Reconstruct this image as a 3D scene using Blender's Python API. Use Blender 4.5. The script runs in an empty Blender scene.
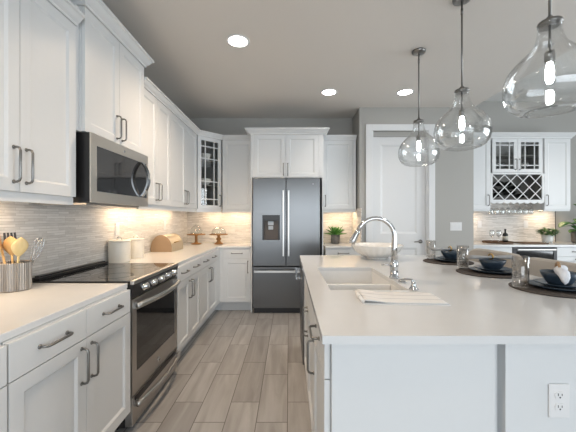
import bpy, bmesh, math, random
from mathutils import Vector, Matrix
random.seed(7)
PI = math.pi
SC = bpy.context.scene
COL = SC.collection

# ---------------------------------------------------------------- camera
F, CX, CY = 308.0, 289.0, 217.5
HC = 1.31
cam = bpy.data.objects.new('camera', bpy.data.cameras.new('camera'))
COL.objects.link(cam)
cam.location = (0, 0, HC)
cam.rotation_euler = (PI/2, 0, 0)
cam.data.sensor_width = 36.0
cam.data.lens = 36.0*F/576.0
cam.data.shift_x = -(CX-288)/576.0
cam.data.shift_y = (CY-216)/576.0
cam.data.clip_start = 0.02
SC.camera = cam

# ---------------------------------------------------------------- world, exposure, daylight through the windows
w = bpy.data.worlds.new('world'); SC.world = w
w.use_nodes = True
w.node_tree.nodes['Background'].inputs[0].default_value = (0.62, 0.74, 0.9, 1)
w.node_tree.nodes['Background'].inputs[1].default_value = 1.0
SC.view_settings.view_transform = 'Standard'
SC.view_settings.look = 'None'
SC.view_settings.gamma = 1
SC.view_settings.use_curve_mapping = False
SC.view_settings.exposure = 0.42
SC.cycles.use_denoising = True
SC.cycles.max_bounces = 8
SC.cycles.transparent_max_bounces = 16
SC.cycles.sample_clamp_indirect = 6.0
SC.cycles.caustics_reflective = False
SC.cycles.caustics_refractive = False


def area(name, loc, rot, sx, sy, power, col):
    l = bpy.data.lights.new(name, 'AREA'); l.shape = 'RECTANGLE'
    l.size = sx; l.size_y = sy; l.energy = power; l.color = col
    o = bpy.data.objects.new(name, l); COL.objects.link(o)
    o.location = loc; o.rotation_euler = rot
    return o


DAY = (0.90, 0.96, 1.0)
# skylight comes in sloping down through the glazing
T = math.radians(24)
dr_ = area('daylight_rear', (0.6, -3.62, 1.25), (PI/2-T, 0, 0), 4.4, 2.3, 62, DAY); dr_.data.spread = math.radians(130)
area('daylight_side', (6.55, 0.9, 1.4), (0, PI/2, 0), 2.2, 3.6, 135, DAY)
DOWN_POWER = 19
UNDER_POWER = 1.8
DOWN_COL = (1.0, 0.90, 0.80)
AISLE_COL = (1.0, 0.76, 0.54)
UNDER_COL = (1.0, 0.72, 0.46)

# ---------------------------------------------------------------- materials
def new_mat(name):
    m = bpy.data.materials.new(name); m.use_nodes = True
    return m, m.node_tree, m.node_tree.nodes['Principled BSDF']


def flat(name, col, rough=0.5, metal=0.0, noise=0.03, nscale=40, bump=0.0, coat=0.0, spec=0.5):
    m, t, b = new_mat(name)
    n = t.nodes.new('ShaderNodeTexNoise'); n.inputs['Scale'].default_value = nscale
    tc = t.nodes.new('ShaderNodeTexCoord'); t.links.new(tc.outputs['Object'], n.inputs['Vector'])
    mx = t.nodes.new('ShaderNodeMix'); mx.data_type = 'RGBA'
    mx.inputs[6].default_value = (*[c*(1-noise) for c in col], 1)
    mx.inputs[7].default_value = (*[min(1, c*(1+noise)) for c in col], 1)
    t.links.new(n.outputs['Fac'], mx.inputs[0]); t.links.new(mx.outputs[2], b.inputs['Base Color'])
    b.inputs['Roughness'].default_value = rough; b.inputs['Metallic'].default_value = metal
    b.inputs['Coat Weight'].default_value = coat
    b.inputs['Specular IOR Level'].default_value = spec
    if bump:
        bp = t.nodes.new('ShaderNodeBump'); bp.inputs['Strength'].default_value = bump
        bp.inputs['Distance'].default_value = 0.004
        t.links.new(n.outputs['Fac'], bp.inputs['Height']); t.links.new(bp.outputs[0], b.inputs['Normal'])
    return m


def brushed(name, col, rough=0.28, axis=2, stretch=60):
    m, t, b = new_mat(name)
    tc = t.nodes.new('ShaderNodeTexCoord'); mp = t.nodes.new('ShaderNodeMapping')
    s = [stretch*4]*3; s[axis] = 2.0; mp.inputs['Scale'].default_value = s
    n = t.nodes.new('ShaderNodeTexNoise'); n.inputs['Scale'].default_value = 1.0
    t.links.new(tc.outputs['Object'], mp.inputs[0]); t.links.new(mp.outputs[0], n.inputs['Vector'])
    r = t.nodes.new('ShaderNodeMapRange'); r.inputs[3].default_value = rough-.05; r.inputs[4].default_value = rough+.08
    t.links.new(n.outputs['Fac'], r.inputs[0]); t.links.new(r.outputs[0], b.inputs['Roughness'])
    if axis == 0:
        tg = t.nodes.new('ShaderNodeTangent'); tg.direction_type = 'RADIAL'; tg.axis = 'Z'
        t.links.new(tg.outputs[0], b.inputs['Tangent']); b.inputs['Anisotropic'].default_value = 0.75
    b.inputs['Base Color'].default_value = (*col, 1); b.inputs['Metallic'].default_value = 1.0
    return m


def glassy(name, tint=(0.97, 0.98, 0.98), base=0.05, power=3.0, amount=0.75):
    m, t, b = new_mat(name); t.nodes.remove(b)
    tr = t.nodes.new('ShaderNodeBsdfTransparent'); tr.inputs[0].default_value = (*tint, 1)
    gl = t.nodes.new('ShaderNodeBsdfGlossy'); gl.inputs['Roughness'].default_value = 0.02
    lw = t.nodes.new('ShaderNodeLayerWeight'); lw.inputs[0].default_value = 0.5
    pw = t.nodes.new('ShaderNodeMath'); pw.operation = 'POWER'; pw.inputs[1].default_value = power
    ma = t.nodes.new('ShaderNodeMath'); ma.operation = 'MULTIPLY_ADD'; ma.inputs[1].default_value = amount; ma.inputs[2].default_value = base
    ms = t.nodes.new('ShaderNodeMixShader')
    t.links.new(lw.outputs['Facing'], pw.inputs[0]); t.links.new(pw.outputs[0], ma.inputs[0])
    t.links.new(ma.outputs[0], ms.inputs[0]); t.links.new(tr.outputs[0], ms.inputs[1]); t.links.new(gl.outputs[0], ms.inputs[2])
    t.links.new(ms.outputs[0], t.nodes['Material Output'].inputs[0])
    return m


def emit(name, col, strength):
    m, t, b = new_mat(name)
    b.inputs['Base Color'].default_value = (*col, 1)
    b.inputs['Emission Color'].default_value = (*col, 1); b.inputs['Emission Strength'].default_value = strength
    return m


def floor_mat():
    m, t, b = new_mat('wood_look_plank_tile')
    tc = t.nodes.new('ShaderNodeTexCoord'); mp = t.nodes.new('ShaderNodeMapping')
    mp.inputs['Rotation'].default_value = (0, 0, PI/2); mp.inputs['Location'].default_value = (0.17, 0.01, 0)
    t.links.new(tc.outputs['Object'], mp.inputs[0])
    br = t.nodes.new('ShaderNodeTexBrick'); br.offset = 0.36; br.offset_frequency = 2; br.squash = 1
    br.inputs['Color1'].default_value = (0, 0, 0, 1); br.inputs['Color2'].default_value = (1, 1, 1, 1)
    br.inputs['Mortar'].default_value = (0.5, 0.5, 0.5, 1)
    br.inputs['Scale'].default_value = 1; br.inputs['Mortar Size'].default_value = 0.0028
    br.inputs['Mortar Smooth'].default_value = 0.1
    br.inputs['Brick Width'].default_value = 0.6; br.inputs['Row Height'].default_value = 0.2
    t.links.new(mp.outputs[0], br.inputs['Vector'])
    ramp = t.nodes.new('ShaderNodeValToRGB')
    ramp.color_ramp.elements[0].color = (0.318, 0.310, 0.303, 1); ramp.color_ramp.elements[1].color = (0.41, 0.403, 0.396, 1)
    t.links.new(br.outputs['Color'], ramp.inputs[0])
    mp2 = t.nodes.new('ShaderNodeMapping'); mp2.inputs['Scale'].default_value = (14, 1.5, 1)
    t.links.new(tc.outputs['Object'], mp2.inputs[0])
    gr = t.nodes.new('ShaderNodeTexNoise'); gr.inputs['Scale'].default_value = 1; gr.inputs['Detail'].default_value = 6
    gr.inputs['Distortion'].default_value = 0.6
    # shift the grain per plank
    ad = t.nodes.new('ShaderNodeVectorMath'); ad.operation = 'MULTIPLY_ADD'
    ad.inputs[1].default_value = (7, 13, 0)
    t.links.new(br.outputs['Color'], ad.inputs[0]); t.links.new(mp2.outputs[0], ad.inputs[2])
    t.links.new(ad.outputs[0], gr.inputs['Vector'])
    r2 = t.nodes.new('ShaderNodeValToRGB'); r2.color_ramp.elements[0].position = .3; r2.color_ramp.elements[1].position = .7
    r2.color_ramp.elements[0].color = (0.76, 0.745, 0.73, 1); r2.color_ramp.elements[1].color = (1.12, 1.12, 1.12, 1)
    t.links.new(gr.outputs['Fac'], r2.inputs[0])
    mu = t.nodes.new('ShaderNodeMix'); mu.data_type = 'RGBA'; mu.blend_type = 'MULTIPLY'; mu.inputs[0].default_value = 1
    t.links.new(ramp.outputs[0], mu.inputs[6]); t.links.new(r2.outputs[0], mu.inputs[7])
    mo = t.nodes.new('ShaderNodeMix'); mo.data_type = 'RGBA'
    t.links.new(br.outputs['Fac'], mo.inputs[0]); t.links.new(mu.outputs[2], mo.inputs[6]); mo.inputs[7].default_value = (0.13, 0.12, 0.11, 1)
    t.links.new(mo.outputs[2], b.inputs['Base Color'])
    b.inputs['Roughness'].default_value = 0.42
    bp = t.nodes.new('ShaderNodeBump'); bp.inputs['Strength'].default_value = 0.4; bp.inputs['Distance'].default_value = 0.002; bp.invert = True
    t.links.new(br.outputs['Fac'], bp.inputs['Height']); t.links.new(bp.outputs[0], b.inputs['Normal'])
    return m


def splash_mat(name, axis):
    m, t, b = new_mat(name)
    tc = t.nodes.new('ShaderNodeTexCoord'); sp = t.nodes.new('ShaderNodeSeparateXYZ'); cb = t.nodes.new('ShaderNodeCombineXYZ')
    t.links.new(tc.outputs['Object'], sp.inputs[0])
    t.links.new(sp.outputs[axis], cb.inputs[0]); t.links.new(sp.outputs[2], cb.inputs[1])
    br = t.nodes.new('ShaderNodeTexBrick'); br.offset = 0.37; br.offset_frequency = 2; br.squash = 0.6; br.squash_frequency = 3
    br.inputs['Color1'].default_value = (0.60, 0.575, 0.54, 1); br.inputs['Color2'].default_value = (0.80, 0.775, 0.74, 1)
    br.inputs['Mortar'].default_value = (0.52, 0.49, 0.46, 1); br.inputs['Scale'].default_value = 1
    br.inputs['Mortar Size'].default_value = 0.0012; br.inputs['Brick Width'].default_value = 0.17; br.inputs['Row Height'].default_value = 0.0165
    t.links.new(cb.outputs[0], br.inputs['Vector'])
    mp = t.nodes.new('ShaderNodeMapping'); mp.inputs['Scale'].default_value = (14, 90, 1)
    t.links.new(cb.outputs[0], mp.inputs[0])
    n = t.nodes.new('ShaderNodeTexNoise'); n.inputs['Scale'].default_value = 1; n.inputs['Detail'].default_value = 4
    t.links.new(mp.outputs[0], n.inputs['Vector'])
    mx = t.nodes.new('ShaderNodeMix'); mx.data_type = 'RGBA'; mx.blend_type = 'OVERLAY'; mx.inputs[0].default_value = 0.35
    t.links.new(br.outputs['Color'], mx.inputs[6]); t.links.new(n.outputs['Fac'], mx.inputs[7])
    t.links.new(mx.outputs[2], b.inputs['Base Color'])
    b.inputs['Roughness'].default_value = 0.5
    bw = t.nodes.new('ShaderNodeRGBToBW'); t.links.new(mx.outputs[2], bw.inputs[0])
    bp = t.nodes.new('ShaderNodeBump'); bp.inputs['Strength'].default_value = 0.6; bp.inputs['Distance'].default_value = 0.006
    t.links.new(bw.outputs[0], bp.inputs['Height']); t.links.new(bp.outputs[0], b.inputs['Normal'])
    return m


def wood(name, c1, c2, axis=2, rough=0.45):
    m, t, b = new_mat(name)
    tc = t.nodes.new('ShaderNodeTexCoord'); mp = t.nodes.new('ShaderNodeMapping')
    s = [60, 60, 60]; s[axis] = 6; mp.inputs['Scale'].default_value = s
    n = t.nodes.new('ShaderNodeTexNoise'); n.inputs['Scale'].default_value = 1; n.inputs['Detail'].default_value = 3
    r = t.nodes.new('ShaderNodeValToRGB'); r.color_ramp.elements[0].position = .3; r.color_ramp.elements[1].position = .7
    r.color_ramp.elements[0].color = (*c1, 1); r.color_ramp.elements[1].color = (*c2, 1)
    t.links.new(tc.outputs['Object'], mp.inputs[0]); t.links.new(mp.outputs[0], n.inputs['Vector'])
    t.links.new(n.outputs['Fac'], r.inputs[0]); t.links.new(r.outputs[0], b.inputs['Base Color'])
    b.inputs['Roughness'].default_value = rough
    return m


def stripes(name, c1, c2, axis, scale, lo, hi):
    m, t, b = new_mat(name)
    tc = t.nodes.new('ShaderNodeTexCoord'); sp = t.nodes.new('ShaderNodeSeparateXYZ')
    t.links.new(tc.outputs['Object'], sp.inputs[0])
    mu = t.nodes.new('ShaderNodeMath'); mu.operation = 'MULTIPLY'; mu.inputs[1].default_value = scale
    fr = t.nodes.new('ShaderNodeMath'); fr.operation = 'FRACT'
    r = t.nodes.new('ShaderNodeValToRGB'); r.color_ramp.interpolation = 'CONSTANT'
    r.color_ramp.elements[0].color = (*c1, 1); r.color_ramp.elements[1].position = lo; r.color_ramp.elements[1].color = (*c2, 1)
    e = r.color_ramp.elements.new(hi); e.color = (*c1, 1)
    t.links.new(sp.outputs[axis], mu.inputs[0]); t.links.new(mu.outputs[0], fr.inputs[0]); t.links.new(fr.outputs[0], r.inputs[0])
    t.links.new(r.outputs[0], b.inputs['Base Color']); b.inputs['Roughness'].default_value = 0.9
    return m


M = dict(
    cab=flat('painted_white_cabinet', (0.68, 0.695, 0.70), 0.38, noise=.01),
    inside=flat('shaded_cabinet_interior', (0.2, 0.195, 0.18), 0.6),  # dark grey puts the shade of the unlit cabinet insides into the colour
    trim=flat('white_trim_paint', (0.74, 0.75, 0.755), 0.4, noise=.01),
    quartz=flat('white_quartz', (0.68, 0.69, 0.695), 0.14, noise=.03, nscale=9),
    wall=flat('greige_wall_paint', (0.405, 0.398, 0.375), 0.7, noise=.015, nscale=120),
    ceil=flat('ceiling_paint', (0.70, 0.67, 0.63), 0.8, noise=.015, nscale=120),
    ceil2=flat('white_ceiling_paint', (0.80, 0.80, 0.78), 0.8, noise=.015, nscale=120),
    floor=floor_mat(),
    splash_y=splash_mat('ledger_stone_left', 1), splash_x=splash_mat('ledger_stone_back', 0),
    nickel=flat('brushed_nickel', (0.24, 0.235, 0.225), 0.3, 1.0),
    chrome=flat('polished_chrome', (0.58, 0.59, 0.60), 0.1, 1.0),
    satin=flat('satin_steel', (0.52, 0.515, 0.50), 0.28, 1.0),
    warmsteel=flat('microwave_steel', (0.66, 0.62, 0.56), 0.32, 1.0, noise=.02),
    stemware=glassy('stemware_glass', (0.97, 0.98, 0.98), 0.16, 1.6, 0.7),
    steel=brushed('stainless_steel', (0.48, 0.46, 0.44), 0.3, 2),
    fridge=brushed('dark_stainless', (0.175, 0.178, 0.18), 0.30, 0),
    black=flat('black_enamel', (0.012, 0.012, 0.013), 0.35),
    blackglass=flat('black_glass', (0.012, 0.012, 0.013), 0.05, spec=0.8),
    darkgrey=flat('dark_grey_plastic', (0.06, 0.06, 0.065), 0.5),
    glass=glassy('clear_glass', amount=0.6),
    pendant_glass=glassy('pendant_glass', (0.985, 0.99, 0.99), 0.07, 2.4, 0.65),
    tumbler=glassy('smoked_tumbler_glass', (0.90, 0.885, 0.865), 0.10, 2.0, 0.65),
    bulb=emit('bulb_glow', (0.93, 0.97, 1.0), 55.0),
    lamp=emit('downlight_diffuser', (1.0, 0.96, 0.90), 9.0),
    strip=emit('under_cabinet_strip', (1.0, 0.80, 0.55), 6.0),
    white_ceramic=flat('white_ceramic', (0.78, 0.77, 0.74), 0.25),
    cream=flat('cream_ceramic', (0.72, 0.69, 0.62), 0.3),
    plate_plastic=flat('white_plastic', (0.74, 0.74, 0.74), 0.35),
    slot=flat('outlet_slot', (0.03, 0.03, 0.03), 0.5),
    sink=flat('white_fireclay', (0.80, 0.80, 0.79), 0.12),
    navy=flat('navy_stoneware', (0.032, 0.052, 0.078), 0.3, noise=.15),
    mat=flat('woven_seagrass_dark', (0.075, 0.062, 0.055), 0.85, noise=.75, nscale=220, bump=.8),
    linen=flat('grey_linen', (0.34, 0.345, 0.35), 0.95, noise=.12, nscale=300, bump=.3),
    linen_white=flat('white_linen', (0.72, 0.74, 0.78), 0.95, noise=.1, nscale=300, bump=.3),
    stool=flat('beige_upholstery', (0.50, 0.46, 0.41), 0.95, noise=.12, nscale=260, bump=.3),
    towel=stripes('striped_towel', (0.78, 0.78, 0.77), (0.58, 0.59, 0.60), 1, 14.0, .42, .56),
    brass=flat('aged_brass', (0.55, 0.36, 0.13), 0.3, 1.0),
    ring_wood=flat('carved_wood_ring', (0.34, 0.21, 0.11), 0.5),
    wood=wood('walnut_wood', (0.24, 0.105, 0.025), (0.36, 0.18, 0.05)),
    utensil=wood('beech_wood', (0.55, 0.33, 0.13), (0.66, 0.43, 0.19)),
    utensil2=wood('pale_bamboo', (0.68, 0.52, 0.24), (0.76, 0.60, 0.32)),
    darkwood=wood('dark_leg_wood', (0.05, 0.03, 0.02), (0.09, 0.055, 0.035)),
    tray=flat('dark_wicker', (0.10, 0.055, 0.03), 0.7, noise=.5, nscale=150, bump=.6),
    bread=flat('champagne_metal', (0.58, 0.49, 0.36), 0.38, 0.6),
    crock=brushed('ribbed_steel_crock', (0.36, 0.33, 0.30), 0.46, 2),
    leaf=flat('succulent_leaf', (0.06, 0.20, 0.03), 0.45, noise=.4, nscale=20),
    leaf2=flat('shrub_leaf', (0.07, 0.17, 0.035), 0.5, noise=.5, nscale=30),
    figleaf=flat('fig_leaf', (0.07, 0.19, 0.04), 0.4, noise=.5, nscale=10),
    bark=flat('bark', (0.12, 0.08, 0.05), 0.9, noise=.3),
    stonepot=flat('grey_concrete_pot', (0.16, 0.155, 0.15), 0.8, noise=.3, nscale=60, bump=.5),
    bottle=flat('dark_bottle_glass', (0.01, 0.012, 0.01), 0.08),
    label=flat('bottle_label', (0.5, 0.48, 0.42), 0.7),
    soil=flat('potting_soil', (0.04, 0.03, 0.02), 0.95),
)

# ---------------------------------------------------------------- helpers
class MB:
    def __init__(self):
        self.bm = bmesh.new()

    def box(self, x0, x1, y0, y1, z0, z1, bev=0.0, seg=2):
        b = bmesh.new()
        bmesh.ops.create_cube(b, size=1)
        for v in b.verts:
            v.co = Vector(((x0+x1)/2+v.co.x*(x1-x0), (y0+y1)/2+v.co.y*(y1-y0), (z0+z1)/2+v.co.z*(z1-z0)))
        if bev:
            bmesh.ops.bevel(b, geom=b.edges[:], offset=bev, segments=seg, affect='EDGES', profile=.6)
        self._add(b, smooth=False)
        return self

    def _add(self, b, smooth=False, mat=None):
        if mat is not None:
            bmesh.ops.transform(b, matrix=mat, verts=b.verts)
        for f in b.faces:
            f.smooth = smooth
        me = bpy.data.meshes.new('t'); b.to_mesh(me); b.free()
        self.bm.from_mesh(me); bpy.data.meshes.remove(me)

    def prism(self, poly, z0, z1, bev=0.0, axis='z', mat=None):
        """poly of 2-D points extruded from z0 to z1 along the third axis."""
        b = bmesh.new()
        def P(p, h):
            return {'z': (p[0], p[1], h), 'y': (p[0], h, p[1]), 'x': (h, p[0], p[1])}[axis]
        lo = [b.verts.new(P(p, z0)) for p in poly]; hi = [b.verts.new(P(p, z1)) for p in poly]
        n = len(poly)
        b.faces.new(lo); b.faces.new(hi)
        for i in range(n):
            b.faces.new((lo[i], lo[(i+1) % n], hi[(i+1) % n], hi[i]))
        bmesh.ops.recalc_face_normals(b, faces=b.faces)
        if bev:
            bmesh.ops.bevel(b, geom=b.edges[:], offset=bev, segments=2, affect='EDGES', profile=.6)
        self._add(b, mat=mat)
        return self

    def lathe(self, prof, c=(0, 0, 0), seg=32, closed=False, rib=None, mat=None, smooth=True):
        """prof: (r, z) list; closed = the profile is a loop (thick shells)."""
        b = bmesh.new(); rings = []
        for (r, z) in prof:
            if r < 1e-6:
                rings.append([b.verts.new((c[0], c[1], c[2]+z))])
            else:
                ring = []
                for i in range(seg):
                    a = 2*PI*i/seg
                    rr = r*(rib(i, seg) if rib else 1)
                    ring.append(b.verts.new((c[0]+rr*math.cos(a), c[1]+rr*math.sin(a), c[2]+z)))
                rings.append(ring)
        pairs = list(zip(rings, rings[1:]))
        if closed: pairs.append((rings[-1], rings[0]))
        for A, B in pairs:
            for i in range(seg):
                j = (i+1) % seg
                if len(A) == 1 and len(B) == 1: break
                if len(A) == 1: b.faces.new((A[0], B[i], B[j]))
                elif len(B) == 1: b.faces.new((A[i], A[j], B[0]))
                else: b.faces.new((A[i], A[j], B[j], B[i]))
        if not closed:
            for R in (rings[0], rings[-1]):
                if len(R) > 2: b.faces.new(R)
        bmesh.ops.recalc_face_normals(b, faces=b.faces)
        self._add(b, smooth=smooth, mat=mat)
        return self

    def tube(self, pts, r, seg=10, mat=None, closed=False):
        pts = [Vector(p) for p in pts]; n = len(pts)
        rs = r if isinstance(r, (list, tuple)) else [r]*n
        b = bmesh.new(); rings = []
        up = None
        for i, p in enumerate(pts):
            if closed: d = pts[(i+1) % n]-pts[i-1]
            else: d = pts[min(i+1, n-1)]-pts[max(i-1, 0)]
            d.normalize()
            if up is None:
                up = d.orthogonal().normalized()
            else:
                up = (up-d*up.dot(d)).normalized()
            s = d.cross(up)
            rings.append([b.verts.new(p+(up*math.cos(2*PI*k/seg)+s*math.sin(2*PI*k/seg))*rs[i]) for k in range(seg)])
        pr = list(zip(rings, rings[1:]))
        if closed: pr.append((rings[-1], rings[0]))
        for A, B in pr:
            for k in range(seg):
                b.faces.new((A[k], A[(k+1) % seg], B[(k+1) % seg], B[k]))
        if not closed:
            b.faces.new(rings[0]); b.faces.new(rings[-1])
        bmesh.ops.recalc_face_normals(b, faces=b.faces)
        self._add(b, smooth=True, mat=mat)
        return self

    def sweep(self, pts, prof, z=0.0, before=None, after=None):
        """moulding: prof (out, up) swept along a plan polyline; out is to the right of travel; before/after give mitred ends."""
        P = [Vector(p) for p in pts]
        full = ([Vector(before)] if before else [])+P+([Vector(after)] if after else [])
        off = 1 if before else 0
        def nrm(a, c):
            d = (c-a).normalized(); return Vector((d.y, -d.x))
        b = bmesh.new(); rings = []
        for i in range(len(P)):
            k = i+off
            ns = []
            if k > 0: ns.append(nrm(full[k-1], full[k]))
            if k < len(full)-1: ns.append(nrm(full[k], full[k+1]))
            m = ns[0] if len(ns) == 1 else (ns[0]+ns[1])/(1+ns[0].dot(ns[1]))
            rings.append([b.verts.new((P[i].x+m.x*o, P[i].y+m.y*o, z+u)) for o, u in prof])
        n = len(prof)
        for A, B in zip(rings, rings[1:]):
            for j in range(n):
                b.faces.new((A[j], A[(j+1) % n], B[(j+1) % n], B[j]))
        b.faces.new(rings[0]); b.faces.new(rings[-1])
        bmesh.ops.recalc_face_normals(b, faces=b.faces)
        self._add(b)
        return self

    def quadmesh(self, verts, faces, smooth=False, mat=None):
        b = bmesh.new(); vs = [b.verts.new(v) for v in verts]
        for f in faces: b.faces.new([vs[i] for i in f])
        bmesh.ops.recalc_face_normals(b, faces=b.faces)
        self._add(b, smooth=smooth, mat=mat)
        return self

    def build(self, name, mat, parent=None, loc=None):
        me = bpy.data.meshes.new(name); self.bm.to_mesh(me); self.bm.free()
        me.materials.append(mat)
        o = bpy.data.objects.new(name, me); COL.objects.link(o)
        if parent: o.parent = parent
        if loc: o.location = loc
        return o


def tag(o, label, cat, group=None):
    o['label'] = label; o['category'] = cat
    if group: o['group'] = group
    return o


def thing(name, label, cat, loc=(0, 0, 0), rotz=0.0, group=None):
    o = bpy.data.objects.new(name, None); COL.objects.link(o)
    o.empty_display_size = .05
    o.location = loc; o.rotation_euler = (0, 0, rotz)
    return tag(o, label, cat, group)


def struct(name, mb, mat, parent=None):
    o = mb.build(name, mat, parent)
    o['kind'] = 'structure'
    return o


def part_label(o, s):
    o['label'] = s
    return o


# ---------------------------------------------------------------- the room
WL, WB = -1.615, 4.87          # left wall, back wall
CZ, CZ2 = 2.878, 3.22          # kitchen ceiling, higher ceiling beyond it
PX0, PX1, PY = 1.004, 2.63, 4.39   # pantry block
BARY = 5.06
RX, RY = 6.5, -3.55
struct('floor', MB().box(WL-.1, RX+.1, RY-.1, BARY+.1, -.1, 0), M['floor'])
struct('wall_left', MB().box(WL-.1, WL, RY, WB+.3, 0, CZ2), M['wall'])
struct('wall_back', MB().box(WL, PX0, WB, WB+.1, 0, CZ2), M['wall'])
DX0, DX1, DZ = 1.183, 1.985, 2.545
pw = MB().box(PX0, DX0, PY, BARY+.1, 0, CZ).box(DX1, PX1, PY, BARY+.1, 0, CZ).box(DX0, DX1, PY, PY+.14, DZ, CZ)
struct('wall_pantry', pw, M['wall'])
struct('wall_bar', MB().box(PX1, RX, BARY, BARY+.1, 0, CZ2), M['wall'])
# rear wall with a wide glazed opening, right wall with a wide window
GX0, GX1, GZ = -1.4, 2.9, 2.45
struct('wall_rear', MB().box(WL, GX0, RY-.1, RY, 0, CZ2).box(GX1, RX, RY-.1, RY, 0, CZ2).box(GX0, GX1, RY-.1, RY, GZ, CZ2), M['wall'])
SY0, SY1, SZ0, SZ1 = -0.9, 2.7, 0.35, 2.5
struct('wall_right', MB().box(RX, RX+.1, RY, SY0, 0, CZ2).box(RX, RX+.1, SY1, BARY, 0, CZ2)
       .box(RX, RX+.1, SY0, SY1, 0, SZ0).box(RX, RX+.1, SY0, SY1, SZ1, CZ2), M['wall'])
fr = MB()
for i in range(4):
    x = GX0+(GX1-GX0)*i/3
    fr.box(x-.035, x+.035, RY-.08, RY-.02, .0, GZ)
fr.box(GX0, GX1, RY-.08, RY-.02, GZ-.07, GZ).box(GX0, GX1, RY-.08, RY-.02, 0, .07)
w1 = struct('window_1', fr, M['trim'])
fr = MB()
for i in range(4):
    y = SY0+(SY1-SY0)*i/3
    fr.box(RX+.02, RX+.08, y-.035, y+.035, SZ0, SZ1)
fr.box(RX+.02, RX+.08, SY0, SY1, SZ0, SZ0+.06).box(RX+.02, RX+.08, SY0, SY1, SZ1-.06, SZ1)
w2 = struct('window_2', fr, M['trim'])
# ceilings: a lower one over the kitchen, a higher one over the bar
struct('ceiling', MB().box(WL-.1, PX1, RY-.1, BARY+.1, CZ, CZ2+.1), M['ceil'])
struct('ceiling.001', MB().box(PX1+.001, RX+.1, RY-.1, BARY+.1, CZ2, CZ2+.1), M['ceil2'])

# pantry door
dr = MB()
LX0, LX1, LZ = DX0+.022, DX1-.022, 2.47
dy0, dy1 = PY+.05, PY+.09
def panel_leaf(mb, x0, x1, z0, z1, y0, y1, panels, rec=.012, slope=.02):
    """a leaf with recessed raised panels on the y0 side."""
    xs = sorted({x0, x1, *[p[0] for p in panels], *[p[1] for p in panels]})
    zs = sorted({z0, z1, *[p[2] for p in panels], *[p[3] for p in panels]})
    for i in range(len(xs)-1):
        for j in range(len(zs)-1):
            a, b_, c, d = xs[i], xs[i+1], zs[j], zs[j+1]
            hit = None
            for p in panels:
                if p[0] <= a and b_ <= p[1] and p[2] <= c and d <= p[3]: hit = p
            if not hit:
                mb.box(a, b_, y0, y1, c, d)
    for (a, b_, c, d) in panels:
        s = slope
        V = [(a, y0, c), (b_, y0, c), (b_, y0, d), (a, y0, d),
             (a+s, y0+rec, c+s), (b_-s, y0+rec, c+s), (b_-s, y0+rec, d-s), (a+s, y0+rec, d-s),
             (a, y1, c), (b_, y1, c), (b_, y1, d), (a, y1, d)]
        mb.quadmesh(V, [(0, 1, 5, 4), (1, 2, 6, 5), (2, 3, 7, 6), (3, 0, 4, 7), (4, 5, 6, 7), (8, 9, 10, 11)])
    return mb
st = .115
dm = panel_leaf(MB(), LX0, LX1, .01, LZ, dy0, dy1, [(LX0+st, LX1-st, 1.075, LZ-.11), (LX0+st, LX1-st, .16, .875)], rec=.014, slope=.03)
door1 = struct('door_1', dm, M['trim'])
hz = .965
h = MB().lathe([(0, 0), (.028, 0), (.028, .008), (.012, .012), (.01, .05), (0, .05)], mat=Matrix.Translation((LX1-.07, dy0, hz)) @ Matrix.Rotation(PI/2, 4, 'X'), seg=20)
h.tube([(LX1-.07, dy0-.045, hz), (LX1-.11, dy0-.05, hz+.002), (LX1-.175, dy0-.048, hz-.004)], [.010, .009, .007])
hd = h.build('door_handle', M['nickel'], door1)
cs = MB()
CW, CT = .09, .02
prof = None
cs.box(DX0-CW, DX0, PY-CT, PY-.001, 0, DZ+CW, .004).box(DX1, DX1+CW, PY-CT, PY-.001, 0, DZ+CW, .004).box(DX0, DX1, PY-CT, PY-.001, DZ, DZ+CW, .004)
cs.box(DX0, DX0+.02, PY, PY+.13, 0, DZ).box(DX1-.02, DX1, PY, PY+.13, 0, DZ)
struct('trim_1', cs, M['trim'])
struct('trim_2', MB().box(DX0+.021, DX1-.021, PY+.04, PY+.13, LZ+.004, DZ-.001), M['wall'])
struct('baseboard_pantry', MB().box(DX1+CW+.001, PX1, PY-.014, PY-.001, .001, .13).box(PX0, DX0-CW-.001, PY-.014, PY-.001, .001, .13), M['trim'])
struct('baseboard_right', MB().box(RX-.015, RX-.001, RY+.01, BARY-.01, .001, .13), M['trim'])

# ---------------------------------------------------------------- cabinet kit
def shaker(mb, x0, x1, z0, z1, y=0.0, t=.02, st=.058, rec=.009, slope=.012):
    xi0, xi1, zi0, zi1 = x0+st, x1-st, z0+st, z1-st
    s = slope
    V = [(x0, y, z0), (x1, y, z0), (x1, y, z1), (x0, y, z1),
         (xi0, y, zi0), (xi1, y, zi0), (xi1, y, zi1), (xi0, y, zi1),
         (xi0+s, y+rec, zi0+s), (xi1-s, y+rec, zi0+s), (xi1-s, y+rec, zi1-s), (xi0+s, y+rec, zi1-s),
         (x0, y+t, z0), (x1, y+t, z0), (x1, y+t, z1), (x0, y+t, z1)]
    Fc = [(0, 1, 5, 4), (1, 2, 6, 5), (2, 3, 7, 6), (3, 0, 4, 7), (4, 5, 9, 8), (5, 6, 10, 9), (6, 7, 11, 10), (7, 4, 8, 11), (8, 9, 10, 11),
          (12, 13, 14, 15), (0, 1, 13, 12), (1, 2, 14, 13), (2, 3, 15, 14), (3, 0, 12, 15)]
    return mb.quadmesh(V, Fc)


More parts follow.
